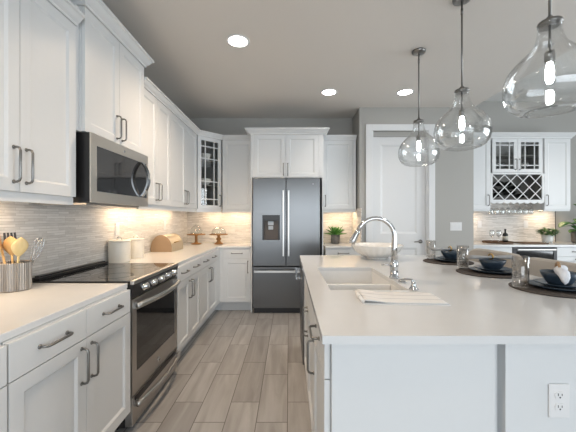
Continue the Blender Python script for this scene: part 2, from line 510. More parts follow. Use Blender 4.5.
def pull(parent, x, z, length, vertical, y=0.0, mat=None, reach=.032, r=.0055):
    pts = []
    L = length/2
    c = .016
    raw = [(-L, 0.0), (-L, reach-c), (-L+c*.3, reach-c*.3), (-L+c, reach), (L-c, reach), (L-c*.3, reach-c*.3), (L, reach-c), (L, 0.0)]
    for (a, o) in raw:
        pts.append((x, y-o-.0005, z+a) if vertical else (x+a, y-o-.0005, z))
    mb = MB().tube(pts, r, 8)
    for s in (-L, L):
        ct = (x, y, z+s) if vertical else (x+s, y, z)
        mb.lathe([(0, .0006), (.009, .0006), (.009, .004), (.006, .006), (0, .006)], mat=Matrix.Translation(ct) @ Matrix.Rotation(PI/2, 4, 'X'), seg=12)
    return mb.build('handle', mat or M['nickel'], parent)


G = .0018
def add_front(root, f, z_off=0):
    kind, x0, x1, z0, z1 = f[:5]
    hs = f[5:]
    if kind == 'door':
        d = shaker(MB(), x0+G, x1-G, z0+G, z1-G).build('door', M['cab'], root)
    elif kind == 'filler':
        d = MB().box(x0, x1, 0, .0214, z0, z1).build('filler_strip', M['cab'], root)
    elif kind == 'drawer':
        d = MB().box(x0+G, x1-G, 0, .02, z0+G, z1-G, .002).build('drawer', M['cab'], root)
    elif kind == 'glass':
        a, b, c, e = x0+G, x1-G, z0+G, z1-G
        s = .052
        mb = MB().box(a, a+s, 0, .02, c, e).box(b-s, b, 0, .02, c, e).box(a+s, b-s, 0, .02, c, c+s).box(a+s, b-s, 0, .02, e-s, e)
        ia, ib, ic, ie = a+s, b-s, c+s, e-s
        mw = .0065
        ins = (ib-ia)*.24
        for xm in (ia+ins, ib-ins):
            mb.box(xm-mw, xm+mw, .002, .018, ic, ie)
        for zm in f[7]:
            mb.box(ia, ib, .002, .018, zm-mw, zm+mw)
        d = mb.build('door', M['cab'], root)
        MB().box(ia-.003, ib+.003, .0085, .0115, ic-.003, ie+.003).build('glass_pane', M['glass'], d)
        hs = f[5:7]
    if hs and hs[0]:
        vert, (hx, hz_) = hs[0], hs[1]
        pull(d, hx, hz_, .16 if vert == 'v' else .145, vert == 'v')
    return d


CROWN = [(0, 0), (.010, 0), (.012, .012), (.026, .024), (.042, .045), (.054, .050), (.054, .064), (0, .064)]
def crown_prof(hh, out):
    return [(o*out/.054, u*hh/.064) for o, u in CROWN]
RAIL = [(0.0, -.045), (.004, -.045), (.004, 0), (0, 0), (-.016, 0), (-.016, -.045)]


def cabinet(name, label, loc, rot, w_, d, z0, z1, fronts, group=None, toe=False, cat='cabinet', hollow=None, top_open=False):
    root = thing(name, label, cat, loc, rot, group)
    e = .0008
    if not hollow:
        MB().box(e, w_-e, .0215, d, z0, z1).build('body', M['cab'], root)
    else:
        hz0, hz1, shelves = hollow
        t = .018
        mb = MB().box(e, t, .0215, d, z0, z1).box(w_-t, w_-e, .0215, d, z0, z1)
        mb.box(t, w_-t, .0215, d, z1-t, z1).box(t, w_-t, .0215, d, z0, z0+t)
        if hz0 > z0+t: mb.box(t, w_-t, .0215, d, hz0-t, hz0)
        mb.build('body', M['cab'], root)
        sb = MB().box(t, w_-t, d-.012, d-.004, z0+t, z1-t)
        for s in shelves: sb.box(t, w_-t, .05, d-.012, s-.009, s+.009)
        sb.box(t, t+.004, .04, d-.012, hz0, z1-t).box(w_-t-.004, w_-t, .04, d-.012, hz0, z1-t)
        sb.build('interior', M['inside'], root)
    if toe:
        MB().box(e, w_-e, .095, d-.01, 0.001, z0).build('toe_kick', M['cab'], root)
    for f in fronts:
        add_front(root, f)
    return root


BZ0, BZ1 = .14, .883           # base body
BD = .885                      # top of drawer fronts
SEAM = .742
UZ0, UZ1 = 1.43, 2.445         # wall cabinets
LR = PI/2                      # rotation of the left run

def base_pair(label, y0, w_, group, X=-.955, rot=LR):
    m = w_/2
    hx = .036
    return cabinet('base_cabinet', label, (X, y0, 0), rot, w_, .645, BZ0, BZ1, [
        ('drawer', 0, m, SEAM, BD-.006, 'h', (m/2, .815)), ('drawer', m, w_, SEAM, BD-.006, 'h', (m+m/2, .815)),
        ('door', 0, m, BZ0, SEAM, 'v', (m-hx, .625)), ('door', m, w_, BZ0, SEAM, 'v', (m+hx, .625))], group, toe=True)

GB = 'white base cabinets along the left wall'
base_pair('white base cabinet at the left edge, mostly cut off by the photo frame', .24, .805, GB)
base_pair('white two-door base cabinet under the utensil crock, nearest the camera', 1.05, .806, GB)
base_pair('white two-door base cabinet right after the range under the canisters', 2.637, .683, GB)
base_pair('white two-door base cabinet beyond the canisters, next to the back corner', 3.321, .766, GB)
# corner filler, back base cabinets
cf = thing('corner_filler', 'narrow white filler panel in the inner corner under the counter', 'filler panel', (0, 0, 0))
MB().box(-1.58, -.957, 4.089, 4.26, BZ0, BZ1).build('panel', M['cab'], cf)
MB().prism([(-1.58, 4.0895), (-1.0505, 4.0895), (-1.0505, 4.3545), (-.958, 4.3545), (-.958, 4.5), (-1.58, 4.5)], .001, .139).build('toe_kick', M['cab'], cf)
cabinet('base_cabinet', 'white single-door base cabinet on the back wall left of the refrigerator', (-.9565, 4.26, 0), 0, .426, .60, BZ0, BZ1, [
    ('filler', .0005, .04, BZ0, BZ1, None, None), ('drawer', 0.041, .425, SEAM, BD-.006, 'h', (.235, .815)), ('door', .041, .425, BZ0, SEAM, 'v', (.387, .625))], None, toe=True)
cabinet('base_cabinet', 'white base cabinet right of the refrigerator under the small spiky plant', (.505, 4.26, 0), 0, .494, .60, BZ0, BZ1, [
    ('drawer', 0.0, .49, SEAM, BD-.006, 'h', (.25, .815)), ('door', 0, .49, BZ0, SEAM, 'v', (.05, .625))], None, toe=True)

# countertops (30 mm quartz)
CT0, CT1 = .885, .914
tag(MB().box(WL+.001, -.975, .24, 1.862, CT0, CT1, .003).build('countertop', M['quartz']), 'white quartz countertop in front of the range, under the utensil crock', 'countertop', 'white quartz countertops')
L = [(WL+.001, 2.632), (-.975, 2.632), (-.975, 4.24), (-.531, 4.24), (-.531, WB-.001), (WL+.001, WB-.001)]
tag(MB().prism(L, CT0, CT1, .003).build('countertop', M['quartz']), 'L-shaped white quartz countertop turning the back corner, under canisters and cake stands', 'countertop', 'white quartz countertops')
tag(MB().box(.5, PX0-.001, 4.24, WB-.001, CT0, CT1, .003).build('countertop', M['quartz']), 'short white quartz countertop right of the refrigerator', 'countertop', 'white quartz countertops')

# backsplash
tag(MB().box(WL+.001, WL+.011, .24, WB-.012, CT1+.001, 1.50).build('backsplash', M['splash_y']), 'stacked stone backsplash along the left wall behind the range', 'backsplash', 'stacked stone backsplashes')
tag(MB().box(WL+.012, -.525, WB-.011, WB-.001, CT1+.001, 1.50).build('backsplash', M['splash_x']), 'stacked stone backsplash on the back wall behind the cake stands', 'backsplash', 'stacked stone backsplashes')
tag(MB().box(.5, PX0-.012, WB-.011, WB-.001, CT1+.001, 1.44).build('backsplash', M['splash_x']), 'stacked stone backsplash in the niche behind the spiky plant', 'backsplash', 'stacked stone backsplashes')
tag(MB().box(PX0-.011, PX0-.001, 4.25, WB-.001, CT1+.001, 1.44).build('backsplash', M['splash_y']), 'narrow stacked stone return strip on the side of the niche', 'backsplash', 'stacked stone backsplashes')
tag(MB().box(PX1+.001, 4.36, BARY-.011, BARY-.001, CT1+.001, 1.62).build('backsplash', M['splash_x']), 'stacked stone backsplash of the dry bar behind the tray and bottle', 'backsplash', 'stacked stone backsplashes')

# wall cabinets, left run -------------------------------------------------
GU = 'white wall cabinets of the left run'
HZ = UZ0+.125
XU = -1.265
DU = XU-WL-.002
def wall_pair(label, y0, w_, group, crown_kw, rail=True):
    m = w_/2; hx = .034
    r = cabinet('wall_cabinet', label, (XU, y0, 0), LR, w_, DU, UZ0, UZ1, [
        ('door', 0, m, UZ0, UZ1, 'v', (m-hx, HZ)), ('door', m, w_, UZ0, UZ1, 'v', (m+hx, HZ))], group)
    MB().sweep([(0, 0), (w_, 0)], crown_prof(.064, .054), UZ1+.0005, **crown_kw).build('crown_molding', M['cab'], r)
    MB().sweep([(0, .0215), (w_, .0215)], RAIL, UZ0-.0005).build('light_rail', M['cab'], r)
    return r
wall_pair('white two-door wall cabinet nearest the camera, above the utensil crock', 1.066, .764, GU, {})
tw0, tww = 1.862, .764
XT = -1.235
tw = cabinet('wall_cabinet', 'tall raised white cabinet directly above the microwave', (XT, tw0, 0), LR, tww, XT-WL-.002, 1.832, 2.59, [
    ('door', 0, tww/2, 1.832, 2.59, 'v', (tww/2-.034, 1.832+.125)), ('door', tww/2, tww, 1.832, 2.59, 'v', (tww/2+.034, 1.832+.125))], GU)
MB().sweep([(0, XT-WL-.005), (0, 0), (tww, 0), (tww, XT-WL-.005)], crown_prof(.083, .06), 2.5905).build('crown_molding', M['cab'], tw)
# side panel between first cabinet and the tower
tag(MB().box(WL+.002, -1.27, 1.8315, 1.8605, 1.833, 2.58).build('filler_panel', M['cab']), 'narrow white side panel between the near wall cabinet and the raised cabinet', 'filler panel')
wall_pair('white two-door wall cabinet just right of the microwave', 2.6275, .664, GU, {})
DG0, DG1 = (XU, 4.235), (-.983, 4.52)
wall_pair('white two-door wall cabinet between the microwave one and the glass corner cabinet', 3.2925, 4.2345-3.2925, GU,
          dict(after=(4.2345-3.2925+.285, .282*-1)))
# diagonal corner cabinet with a glass door
ang = math.atan2(DG1[1]-DG0[1], DG1[0]-DG0[0]); wd = math.hypot(DG1[0]-DG0[0], DG1[1]-DG0[1])
cr = thing('corner_wall_cabinet', 'diagonal white corner cabinet with a divided glass door', 'cabinet', (DG0[0], DG0[1], 0), ang)
def tl(p):
    dx, dy = p[0]-DG0[0], p[1]-DG0[1]
    return (dx*math.cos(ang)+dy*math.sin(ang), -dx*math.sin(ang)+dy*math.cos(ang))
a0, a1, a2, a3, a4 = tl((XU+.0, 4.236)), tl((WL+.002, 4.236)), tl((WL+.002, WB-.002)), tl((-.984, WB-.002)), tl((-.984, 4.52))
poly = [(a0[0], a0[1]+.022), a1, a2, a3, (a4[0], a4[1]+.022)]
mb = MB().prism(poly, UZ0, UZ0+.018).prism(poly, UZ1-.018, UZ1)
def wallseg(mb, p, q, th, z0, z1):
    d = Vector((q[0]-p[0], q[1]-p[1])).normalized(); n = Vector((-d.y, d.x))*th
    return mb.prism([p, q, (q[0]+n.x, q[1]+n.y), (p[0]+n.x, p[1]+n.y)], z0, z1)
for p, q in ((poly[1], poly[0]), (poly[4], poly[3])):
    wallseg(mb, p, q, .016, UZ0+.018, UZ1-.018)
mb.box(.004, .03, .022, .04, UZ0+.018, UZ1-.018).box(wd-.03, wd-.004, .022, .04, UZ0+.018, UZ1-.018)
mb.build('body', M['cab'], cr)
mb = MB()
wallseg(mb, poly[2], poly[1], .014, UZ0+.019, UZ1-.019); wallseg(mb, poly[3], poly[2], .014, UZ0+.019, UZ1-.019)
cxp = sum(p[0] for p in poly)/5; cyp = sum(p[1] for p in poly)/5+.02
for s in (1.77, 2.12):
    mb.prism([(cxp+(p[0]-cxp)*.9, cyp+(p[1]-cyp)*.88) for p in poly], s-.008, s+.008)
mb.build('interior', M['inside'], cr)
add_front(cr, ('glass', .012, wd-.012, UZ0, UZ1, 'v', (wd-.038, HZ), (UZ0+.14, 1.82, 2.14, 2.31)))
inv = lambda p: tl(p)
MB().sweep([(0, 0), (wd, 0)], crown_prof(.064, .054), UZ1+.0005, before=tl((XU, 3.9)), after=tl((-.5, 4.52))).build('crown_molding', M['cab'], cr)
MB().sweep([(0, .0215), (wd, .0215)], RAIL, UZ0-.0005).build('light_rail', M['cab'], cr)
# back run
bk = cabinet('wall_cabinet', 'white single-door wall cabinet between the glass corner cabinet and the refrigerator', (-.983, 4.52, 0), 0, .452, WB-4.522, UZ0, UZ1, [
    ('door', .008, .446, UZ0, UZ1, None, None)], None)
MB().sweep([(0, 0), (.452, 0)], crown_prof(.064, .054), UZ1+.0005, before=(-.282, -.285)).build('crown_molding', M['cab'], bk)
MB().sweep([(0, .0215), (.452, .0215)], RAIL, UZ0-.0005).build('light_rail', M['cab'], bk)
rk = cabinet('wall_cabinet', 'white single-door wall cabinet right of the refrigerator above the spiky plant', (.498, 4.52, 0), 0, .485, WB-4.522, UZ0, UZ1, [
    ('door', .004, .44, UZ0, UZ1, 'v', (.036, HZ)), ('filler', .442, .484, UZ0, UZ1, None, None)], None)
MB().sweep([(0, 0), (.485, 0)], crown_prof(.064, .054), UZ1+.0005).build('crown_molding', M['cab'], rk)
MB().sweep([(0, .0215), (.485, .0215)], RAIL, UZ0-.0005).build('light_rail', M['cab'], rk)
# refrigerator surround: cabinet above and two side panels
FX0, FX1 = -.5285, .4755
FY = 4.25
fc = cabinet('wall_cabinet', 'deep white two-door cabinet above the refrigerator with side panels', (FX0, FY, 0), 0, FX1-FX0, WB-FY-.002, 1.86, 2.455, [
    ('filler', 0, .035, 1.86, 2.455, None, None), ('filler', FX1-FX0-.065, FX1-FX0, 1.86, 2.455, None, None),
    ('door', .035, .482, 1.86, 2.455, 'v', (.482-.03, 1.86+.115)), ('door', .482, FX1-FX0-.065, 1.86, 2.455, 'v', (.482+.03, 1.86+.115))], None)
wf = FX1-FX0
MB().sweep([(0, WB-FY-.01), (0, 0), (wf, 0), (wf, WB-FY-.01)], crown_prof(.075, .075), 2.4555).build('crown_molding', M['cab'], fc)
MB().box(.001, .019, .001, WB-FY-.002, .001, 1.859).build('side_panel', M['cab'], fc)
MB().box(wf-.019, wf-.001, .001, WB-FY-.002, .001, 1.859).build('side_panel', M['cab'], fc)

# ---------------------------------------------------------------- refrigerator
RFX, RFY, RFW = -.489, 4.18, .91
rf = thing('refrigerator', 'dark stainless french-door refrigerator with water dispenser', 'refrigerator', (RFX, RFY, 0))
MB().box(.005, RFW-.005, .085, .66, .03, 1.82).build('body', M['black'], rf)
MB().box(.01, RFW-.01, .05, .62, .003, .072).build('kick_grille', M['black'], rf)
cxs = .449
dx0, dx1, dz0, dz1 = .127, .366, .992, 1.344
ld = MB().box(0, cxs-.004, 0, .08, dz1, 1.846, .004).box(0, cxs-.004, 0, .08, .652, dz0, .004).box(0, dx0, .0, .08, dz0-.004, dz1+.004).box(dx1, cxs-.004, 0, .08, dz0-.004, dz1+.004).box(dx0, dx1, .075, .08, dz0, dz1)
ld = ld.build('door', M['fridge'], rf); part_label(ld, 'left refrigerator door with the dispenser')
def vbar(par, x, z0, z1):
    mb = MB().box(x-.013, x+.013, -.062, -.044, z0, z1, .006)
    mb.box(x-.009, x+.009, -.046, -.0008, z0+.03, z0+.06, .002).box(x-.009, x+.009, -.046, -.0008, z1-.06, z1-.03, .002)
    return mb.build('handle', M['satin'], par)
vbar(ld, cxs-.036, .79, 1.675)
ds = MB().box(dx0-.004, dx1+.004, -.006, -.0005, dz1-.0, dz1+.012).box(dx0-.012, dx0, -.006, -.0005, dz0-.008, dz1+.012).box(dx1, dx1+.012, -.006, -.0005, dz0-.008, dz1+.012).box(dx0, dx1, -.012, .03, dz0-.008, dz0+.012)
ds = ds.build('dispenser_frame', M['fridge'], ld)
MB().box(dx0, dx1, -.003, .07, dz1-.075, dz1-.001).box(dx0, dx0+.022, -.002, .07, dz0+.012, dz1-.075).box(dx1-.022, dx1, -.002, .07, dz0+.012, dz1-.075).build('dispenser_display', M['black'], ld)
MB().box(dx0+.023, dx1-.023, .06, .074, dz0+.013, dz1-.076).build('dispenser_recess', flat('dispenser_bronze', (.12, .10, .088), .5, .3), ld)
MB().box(dx0+.075, dx0+.15, .03, .059, dz1-.14, dz1-.085, .004).box(dx0+.08, dx0+.145, .035, .059, dz1-.20, dz1-.15, .004).build('dispenser_paddle', flat('silver_plastic', (.5, .54, .58), .3), ld)
rd = MB().box(cxs+.004, RFW, 0, .08, .652, 1.846, .004).build('door', M['fridge'], rf)
vbar(rd, cxs+.036, .79, 1.675)
MB().lathe([(0, .0006), (.008, .0006), (.008, .003), (0, .003)], mat=Matrix.Translation((.815, 0, 1.765)) @ Matrix.Rotation(PI/2, 4, 'X'), seg=16).build('emblem', M['satin'], rd)
fz = MB().box(0, RFW, 0, .08, .08, .638, .004).build('freezer_drawer', M['fridge'], rf)
MB().box(.02, RFW-.02, -.062, -.044, .568, .600, .006).box(.06, .09, -.046, -.0008, .575, .593, .002).box(RFW-.09, RFW-.06, -.046, -.0008, .575, .593, .002).build('handle', M['satin'], fz)

# ---------------------------------------------------------------- range
RW = .758
rg = thing('range', 'stainless slide-in electric range with black glass cooktop', 'oven', (-.953, 1.868, 0), LR)
MB().box(.003, RW-.003, .045, .62, .03, .90).build('body', M['black'], rg)
MB().box(.03, .09, .1, .16, .001, .03).box(RW-.09, RW-.03, .1, .16, .001, .03).box(.03, .09, .5, .56, .001, .03).box(RW-.09, RW-.03, .5, .56, .001, .03).build('feet', M['black'], rg)
ct = MB().box(.001, RW-.001, .015, .635, .9165, .922, .002).build('cooktop', M['blackglass'], rg)
for (x, y, r) in ((.19, .20, .10), (.57, .20, .085), (.19, .46, .075), (.57, .46, .10)):
    MB().lathe([(r, 0), (r+.003, 0), (r+.003, .0004), (r, .0004)], c=(x, y, .9222), seg=40, closed=True).build('burner_ring', M['darkgrey'], ct)
MB().box(.001, RW-.001, -.012, .0145, .900, .9235, .005).build('front_edge_trim', M['steel'], rg)
MB().box(.02, RW-.02, .578, .634, .9225, .938, .005).box(.035, RW-.035, .59, .62, .938, .947, .003).build('rear_vent_trim', M['black'], rg)
# slanted control panel
cp = MB().prism([(-.010, .900), (.045, .900), (.045, .812), (.012, .812)], .001, RW-.001, axis='x').build('control_panel', M['black'], rg)
for i in range(5):
    x = .15+i*.126
    t = math.atan2(.022, .088)
    base = Matrix.Translation((x, .0005, .858)) @ Matrix.Rotation(PI/2+t*-1, 4, 'X')
    k = MB().lathe([(0, -.001), (.027, -.001), (.027, .006), (.022, .008), (.021, .030), (.018, .034), (0, .034)], mat=base, seg=24)
    k.build('knob', M['chrome'], cp)
od = MB()
W0, W1 = .004, RW-.004
oz0, oz1 = .215, .808
od.box(W0, W0+.055, 0, .044, oz0, oz1).box(W1-.055, W1, 0, .044, oz0, oz1).box(W0+.055, W1-.055, 0, .044, oz0, oz0+.135).box(W0+.055, W1-.055, 0, .044, oz1-.075, oz1)
od = od.build('oven_door', M['steel'], rg)
MB().box(W0+.056, W1-.056, .001, .04, oz0+.136, oz1-.076).build('window', M['blackglass'], od)
MB().lathe([(0, .0006), (.017, .0006), (.017, .003), (0, .003)], mat=Matrix.Translation((RW/2, 0, oz0+.062)) @ Matrix.Rotation(PI/2, 4, 'X'), seg=20).build('emblem', M['chrome'], od)
def bow(par, z, hh):
    n = 16
    pts = [(W0+.015+(W1-W0-.03)*i/n, -.026-.036*math.sin(PI*i/n), 0) for i in range(n+1)]
    mb = MB()
    mb.tube(pts, .013, 12, mat=Matrix.Translation((0, 0, z)) @ Matrix.Diagonal((1, 1, hh/.028, 1)))
    mb.box(W0+.02, W0+.045, -.024, -.0008, z-hh/2+.002, z+hh/2-.002).box(W1-.045, W1-.02, -.024, -.0008, z-hh/2+.002, z+hh/2-.002)
    return mb.build('handle', M['satin'], par)
bow(od, .768, .04)
sd = MB().box(W0, W1, 0, .044, .034, .207, .003).build('storage_drawer', M['steel'], rg)
MB().box(W0+.03, W1-.03, -.004, -.0006, .165, .203).build('grip_recess', M['black'], sd)
bow(sd, .165, .035)

# ---------------------------------------------------------------- microwave
mw = thing('microwave', 'stainless over-the-range microwave with curved handle', 'microwave', (-1.20, 1.866, 0), LR)
MW = .756
MB().box(.001, MW-.001, .0085, -1.20-WL-.014, 1.402, 1.828).build('body', M['black'], mw)
MB().box(.05, MW-.05, .06, .36, 1.390, 1.4015).build('vent_base', M['steel'], mw)
md = MB().box(0, .058, 0, .008, 1.402, 1.828).box(MW-.028, MW, 0, .008, 1.402, 1.828).box(.058, MW-.028, 0, .008, 1.402, 1.474).box(.058, MW-.028, 0, .008, 1.758, 1.828)
md = md.build('door', M['warmsteel'], mw)
MB().box(.059, MW-.029, .001, .0075, 1.475, 1.757).build('window', M['blackglass'], md)
MB().lathe([(0, .0006), (.010, .0006), (.010, .0025), (0, .0025)], mat=Matrix.Translation((MW*.5, 0, 1.793)) @ Matrix.Rotation(PI/2, 4, 'X'), seg=16).build('emblem', M['chrome'], md)
n = 12; V = []; Fc = []
for i in range(n+1):
    s = i/n; z = 1.482+.275*s; o = .0-.055*math.sin(PI*s)**.8
    V += [(.612, o-.014, z), (.652, o-.014, z), (.652, o, z), (.612, o, z)]
for i in range(n):
    for k in range(4): Fc.append((4*i+k, 4*i+(k+1) % 4, 4*i+4+(k+1) % 4, 4*i+4+k))
Fc += [(0, 1, 2, 3), (4*n, 4*n+1, 4*n+2, 4*n+3)]
MB().quadmesh(V, Fc, smooth=False).build('handle', M['chrome'], md)

# ---------------------------------------------------------------- island
IX0, IX1, IY0, IY1 = .112, 1.67, 1.03, 3.23
SKX0, SKX1, SKY0, SKY1 = .225, .655, 1.68, 2.44
def ring_slab(x0, x1, y0, y1, a0, a1, b0, b1, z0, z1):
    o = [(x0, y0), (x1, y0), (x1, y1), (x0, y1)]; i_ = [(a0, b0), (a1, b0), (a1, b1), (a0, b1)]
    V = [(*p, z0) for p in o]+[(*p, z0) for p in i_]+[(*p, z1) for p in o]+[(*p, z1) for p in i_]
    Fc = []
    for k in range(4):
        j = (k+1) % 4
        Fc += [(k, j, 4+j, 4+k), (8+k, 8+j, 12+j, 12+k), (k, j, 8+j, 8+k), (4+k, 4+j, 12+j, 12+k)]
    return MB().quadmesh(V, Fc)
isl = ring_slab(IX0, IX1, IY0, IY1, SKX0, SKX1, SKY0, SKY1, .886, CT1)
tag(isl.build('island_countertop', M['quartz']), 'large white quartz island countertop holding the sink and place settings', 'countertop')
# sink, double bowl with a low divider
sk = MB()
t = .012; z0, z1 = .66, .8855
dv0, dv1 = 1.985, 2.02
sk.box(SKX0-t, SKX0, SKY0-t, SKY1+t, z0, z1).box(SKX1, SKX1+t, SKY0-t, SKY1+t, z0, z1).box(SKX0, SKX1, SKY0-t, SKY0, z0, z1).box(SKX0, SKX1, SKY1, SKY1+t, z0, z1)
sk.box(SKX0, SKX1, SKY0, SKY1, z0, z0+t).box(SKX0, SKX1, dv0, dv1, z0+t, .876, .006)
sko = thing('kitchen_sink', 'white double-bowl undermount sink set in the island', 'sink', (0, 0, 0))
sk.build('basin', M['sink'], sko)
for y in (1.85, 2.23):
    MB().lathe([(0, 0), (.045, 0), (.045, .004), (.03, .005), (.028, .002), (0, .002)], c=((SKX0+SKX1)/2, y, z0+t+.0005), seg=24).build('drain', M['chrome'], sko)

# island base: cabinets on the working side, panels elsewhere
IF = .124
IR = -PI/2
def icab(label, y_near, y_far, fronts):
    w_ = y_far-y_near
    return cabinet('island_cabinet', label, (IF, y_far, 0), IR, w_, .55, BZ0, BZ1, fronts, 'white cabinets on the working side of the island', toe=True)
w_ = 1.56-1.078
c1 = icab('white island cabinet with one drawer nearest the camera', 1.078, 1.56, [
    ('drawer', 0, w_, SEAM, BD-.006, 'h', (w_/2, .82)), ('door', 0, w_, BZ0, SEAM, 'v', (.045, .625))])
# sink base: hollow so the bowl fits
w_ = 2.50-1.562
sb = thing('island_cabinet', 'white two-door island cabinet under the sink', 'cabinet', (IF, 2.50, 0), IR, 'white cabinets on the working side of the island')
MB().box(.001, .018, .0215, .55, BZ0, BZ1).box(w_-.018, w_-.001, .0215, .55, BZ0, BZ1).box(.018, w_-.018, .0215, .55, BZ0, BZ0+.018).box(.018, w_-.018, .54, .55, BZ0+.018, BZ1).box(.018, w_-.018, .0215, .04, .70, BZ1).build('body', M['cab'], sb)
MB().box(.001, w_-.001, .095, .54, .001, BZ0).build('toe_kick', M['cab'], sb)
for f in [('drawer', 0, w_/2, SEAM, BD-.006, None, None), ('drawer', w_/2, w_, SEAM, BD-.006, None, None),
          ('door', 0, w_/2, BZ0, SEAM, 'v', (w_/2-.04, .625)), ('door', w_/2, w_, BZ0, SEAM, 'v', (w_/2+.04, .625))]:
    add_front(sb, f)
dw = thing('dishwasher', 'stainless dishwasher in the far end of the island', 'dishwasher', (IF-.012, 3.105, 0), IR)
MB().box(.003, .597, .045, .57, .03, BZ1-.002).build('body', M['darkgrey'], dw)
MB().box(.004, .596, .11, .55, .001, .03).box(.004, .596, .1, .11, .03, .1).build('toe_kick', M['black'], dw)
dd = MB().box(.003, .597, 0, .044, .11, BZ1-.004, .003).build('door', M['fridge'], dw)
MB().box(.05, .55, -.055, -.037, .79, .815, .006).box(.07, .10, -.04, -.0008, .795, .81).box(.50, .53, -.04, -.0008, .795, .81).build('handle', M['chrome'], dd)
# panels
ib = thing('kitchen_island', 'white paneled end and back of the kitchen island', 'island', (0, 0, 0))
MB().box(.147, .707, 1.055, 1.0765, .001, BZ1).build('end_panel', M['cab'], ib)
MB().box(.708, .735, 1.085, 1.11, .001, BZ1).build('recessed_strip', M['cab'], ib)
MB().box(.736, 1.25, 1.055, 3.20, .001, BZ1).build('knee_wall', M['cab'], ib)
MB().box(.736, .757, 1.047, 1.0545, .001, BZ1).build('corner_batten', M['cab'], ib)
MB().box(.147, .735, 3.11, 3.20, .001, BZ1).build('far_panel', M['cab'], ib)
MB().box(.7365, 1.25, 1.043, 1.0468, .001, .002).bm.free()

def outlet(label, loc, rot, kind='duplex', group=None, w_=.07, hh=.114):
    o = thing('outlet' if kind == 'duplex' else 'light_switch', label, 'outlet' if kind == 'duplex' else 'switch', loc, rot, group)
    MB().box(-w_/2, w_/2, -.006, -.0008, -hh/2, hh/2, .002).build('cover_plate', M['plate_plastic'], o)
    if kind == 'duplex':
        for s in (-.02, .02):
            f = MB().prism([(.017*math.cos(a)*1.0, max(-.0125, min(.0125, .017*math.sin(a)))+s) for a in [2*PI*i/24 for i in range(24)]], -.0085, -.0058, axis='y').build('receptacle', M['plate_plastic'], o)
            MB().box(-.0075, -.0053, -.0092, -.0086, s-.001, s+.0075).box(.0053, .0075, -.0092, -.0086, s-.001, s+.006).lathe([(0, 0), (.0027, 0), (.0027, .0006), (0, .0006)], mat=Matrix.Translation((0, -.0086, s-.0065)) @ Matrix.Rotation(PI/2, 4, 'X'), seg=10).build('slots', M['slot'], f)
    elif kind == 'decora':
        MB().box(-.0165, .0165, -.0085, -.0058, -.033, .033, .001).build('receptacle', M['plate_plastic'], o)
    else:
        n = kind
        for i in range(n):
            x = (i-(n-1)/2)*.046
            MB().box(x-.0165, x+.0165, -.009, -.0058, -.033, .033, .0015).build('rocker', M['plate_plastic'], o)
    return o
outlet('white double outlet on the near end of the island', (.921, 1.0545, .685), 0)
outlet('white three-gang switch plate on the grey wall right of the pantry door', (2.378, PY, 1.182), 0, 3, w_=.165, hh=.118)
outlet('cream outlet on the left backsplash above the front canister', (WL+.0115, 2.87, 1.2), LR, 'decora', 'outlets on the backsplashes')
outlet('cream outlet on the left backsplash above the bread box', (WL+.0115, 3.97, 1.21), LR, 'decora', 'outlets on the backsplashes')
outlet('white outlet on the bar backsplash at its left end above the wine glasses', (3.12, BARY-.0115, 1.20), 0, 'decora', 'outlets on the backsplashes')
outlet('white outlet on the bar backsplash left of the potted herb', (3.88, BARY-.0115, 1.20), 0, 'decora', 'outlets on the backsplashes')

# ---------------------------------------------------------------- dry bar
BF = 4.46
UBX0 = 2.70
GBAR = 'white cabinets of the dry bar'
cabinet('base_cabinet', 'white dry bar base cabinet left of the wine cooler', (PX1+.01, BF, 0), 0, 3.235-PX1-.01, .59, BZ0, BZ1, [
    ('drawer', 0, .594, SEAM, BD-.006, 'h', (.3, .815)), ('door', 0, .297, BZ0, SEAM, 'v', (.26, .625)), ('door', .297, .594, BZ0, SEAM, 'v', (.334, .625))], GBAR, toe=True)
cabinet('base_cabinet', 'white dry bar base cabinet right of the wine cooler', (3.88, BF, 0), 0, .62, .59, BZ0, BZ1, [
    ('drawer', 0, .62, SEAM, BD-.006, 'h', (.30, .815)), ('door', 0, .31, BZ0, SEAM, 'v', (.27, .625)), ('door', .31, .62, BZ0, SEAM, 'v', (.35, .625))], GBAR, toe=True)
cabinet('base_cabinet', 'white dry bar base cabinet under the big-leaved plant', (4.502, BF, 0), 0, .60, .59, BZ0, BZ1, [
    ('drawer', 0, .60, SEAM, BD-.006, 'h', (.30, .815)), ('door', 0, .30, BZ0, SEAM, 'v', (.26, .625)), ('door', .30, .60, BZ0, SEAM, 'v', (.34, .625))], GBAR, toe=True)
wc = thing('wine_cooler', 'black-framed glass-door wine cooler under the dry bar', 'wine cooler', (3.24, BF-.01, 0))
MB().box(.004, .63, .05, .58, .02, BZ1-.004).build('body', M['black'], wc)
d_ = MB().box(0, .634, 0, .045, .82, BZ1-.004).box(0, .634, 0, .045, .1, .16).box(0, .045, 0, .045, .16, .82).box(.589, .634, 0, .045, .16, .82).build('door', M['darkgrey'], wc)
MB().box(.046, .588, .008, .03, .161, .819).build('glass_pane', M['blackglass'], d_)
MB().box(.04, .594, -.04, -.025, .838, .856, .004).box(.06, .08, -.03, -.0008, .841, .853).box(.554, .574, -.03, -.0008, .841, .853).build('handle', M['steel'], d_)
tag(MB().box(PX1+.001, 5.12, BF-.02, BARY-.001, CT0, CT1, .003).build('countertop', M['quartz']), 'white quartz countertop of the dry bar by the far right wall', 'countertop', 'white quartz countertops')

